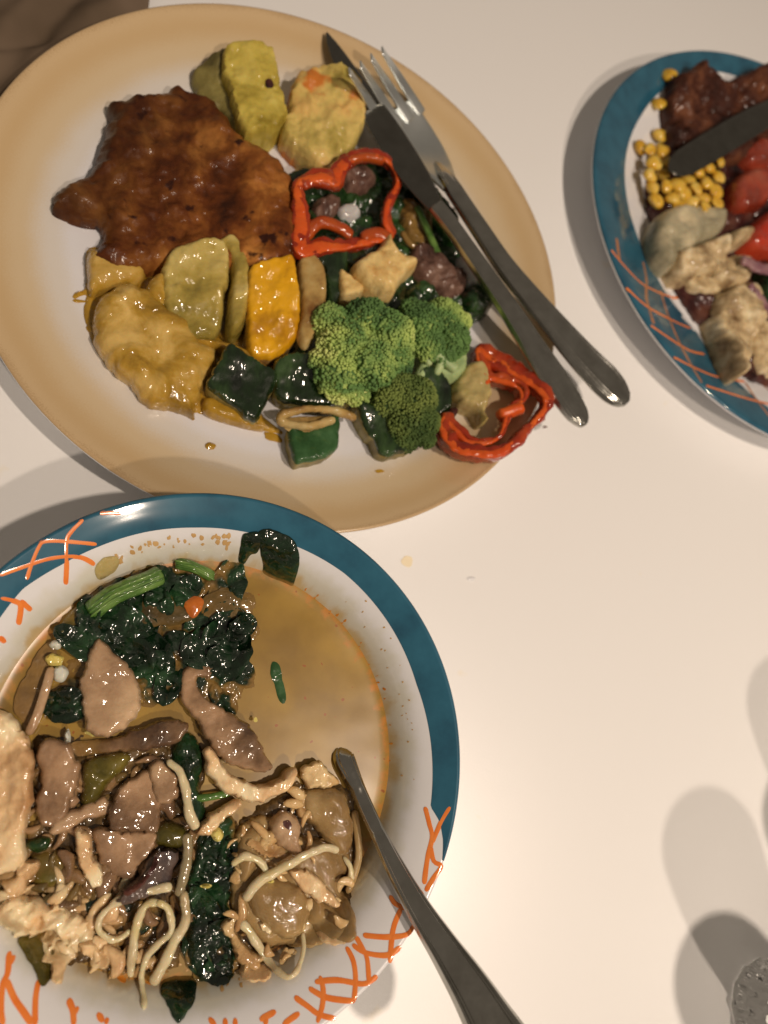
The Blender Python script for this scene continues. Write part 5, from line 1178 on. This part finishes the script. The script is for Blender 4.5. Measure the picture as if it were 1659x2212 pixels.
KS = [(1404, 322), (1430, 328), (1412, 352), (1438, 350), (1404, 378), (1432, 378), (1410, 405), (1440, 404), (1418, 434), (1462, 400), (1486, 390), (1510, 374), (1532, 362), (1554, 350),
      (1452, 428), (1478, 420), (1502, 408), (1526, 396), (1550, 382), (1470, 446), (1496, 438), (1520, 428), (1546, 414), (1548, 440), (1524, 452), (1500, 462)]
for i, (u, v) in enumerate(KS):
    kernel(u, v, (1.1 if u > 1450 else .85) + .28 * ((i * 7 % 5) / 4), 'yellow corn kernel in the heap around the knife tip', 'corn kernels heaped around the knife tip', s=.95 + .3 * ((i * 13 % 7) / 6))
food(blob('tomato_piece', [(1565, 415), (1580, 390), (1610, 378), (1638, 388), (1650, 415), (1645, 448), (1620, 462), (1590, 470), (1568, 450)], B, 2.0, 'tomato', R_=.6, wall=.8, nz=.05, step=.13), 'dull orange tomato piece right of the corn', 'tomato')
food(blob('tomato_wedge', [(1590, 540), (1600, 505), (1630, 475), (1659, 455), (1720, 440), (1740, 500), (1700, 560), (1640, 560), (1610, 558)], B, 2.1, 'red_tomato', R_=.7, wall=.6, nz=.05, step=.13), 'bright wet red tomato wedge at the right edge of the picture', 'tomato')
food(blob('avocado_slice', [(1395, 520), (1405, 485), (1430, 460), (1470, 448), (1510, 452), (1548, 462), (1560, 490), (1540, 520), (1500, 540), (1465, 570), (1435, 590), (1412, 575), (1400, 550)], B, 1.8, 'green_cheese', R_=.8, wall=.6, nz=.14, nf=.7, step=.13, rid=.08, ridf=.7), 'grey green rounded slice below the corn', 'vegetable slice')
AR = [([(1435, 560), (1465, 548), (1500, 535), (1545, 520), (1560, 540), (1555, 580), (1530, 600), (1500, 605), (1478, 612), (1450, 600)], 1.9, 'pale ridged piece joining the grey green slice'),
      ([(1520, 560), (1570, 560), (1605, 575), (1610, 610), (1580, 630), (1540, 620)], 1.7, 'pale piece right of the ridged one, beside the onion'),
      ([(1560, 515), (1590, 505), (1612, 512), (1600, 535), (1572, 545)], 1.9, 'small pale horn-shaped piece pointing at the tomato wedge'),
      ([(1545, 640), (1590, 620), (1615, 625), (1632, 655), (1625, 690), (1640, 700), (1618, 730), (1600, 780), (1575, 810), (1558, 840), (1545, 820), (1542, 770), (1536, 720), (1532, 680)], 1.8, 'long pale piece hanging down over the blue rim'),
      ([(1470, 600), (1500, 602), (1535, 612), (1545, 640), (1515, 645), (1485, 630)], 1.3, 'lowest lobe of the pale ridged pieces'),
      ([(1610, 700), (1650, 690), (1680, 720), (1690, 780), (1660, 815), (1625, 800), (1608, 760)], 1.5, 'pale lump at the right edge beside the hanging piece')]
for o_, h, l_ in AR:
    food(blob('artichoke_piece', o_, B, h, 'pale_artichoke', R_=.35, wall=.4, nz=.2, nf=.8, rid=.1, ridf=.6, edge=.16, ef=1.8, step=.11, slope=(.08 * math.cos(o_[0][0]), .08 * math.sin(o_[0][0]))), l_, 'artichoke')
for px, of, l_ in (([(1600, 560), (1640, 578), (1690, 592)], 1.9, 'red onion strip under the bright tomato wedge'), ([(1618, 615), (1645, 650), (1672, 692)], 1.7, 'red onion strip right of the hanging pale piece')):
    food(strand('onion_strip', px, B, of, .35, .18, 'red_onion', nz=.1), l_, 'onion')
food(blob('meat_slice', [(1590, 330), (1640, 300), (1700, 280), (1760, 330), (1740, 400), (1680, 420), (1640, 380), (1600, 370)], B, 1.8, 'tomato', R_=.6, wall=.6, nz=.12, step=.14), 'reddish slice under the blunt knife at the right edge', 'meat slice')
food(blob('salad_leaf', [(1625, 585), (1660, 575), (1700, 600), (1700, 650), (1660, 660), (1632, 640)], B, 1.5, 'dark_leaf', R_=.3, wall=.3, nz=.15, rid=.1, edge=.1, step=.12), 'dark green salad leaf at the right edge', 'leaf')
stain('salad_scrap', 1592, 800, 10, 10, B, 'pale_artichoke', 'pinkish smear on the rim beside the hanging piece', 'scrap', t=.15)
stain('sauce_spot', 1503, 675, 10, 16, B, 'pale_mushroom', 'pale pink sauce spot on the white left of the hanging piece', 'sauce drop', t=.04) if False else None
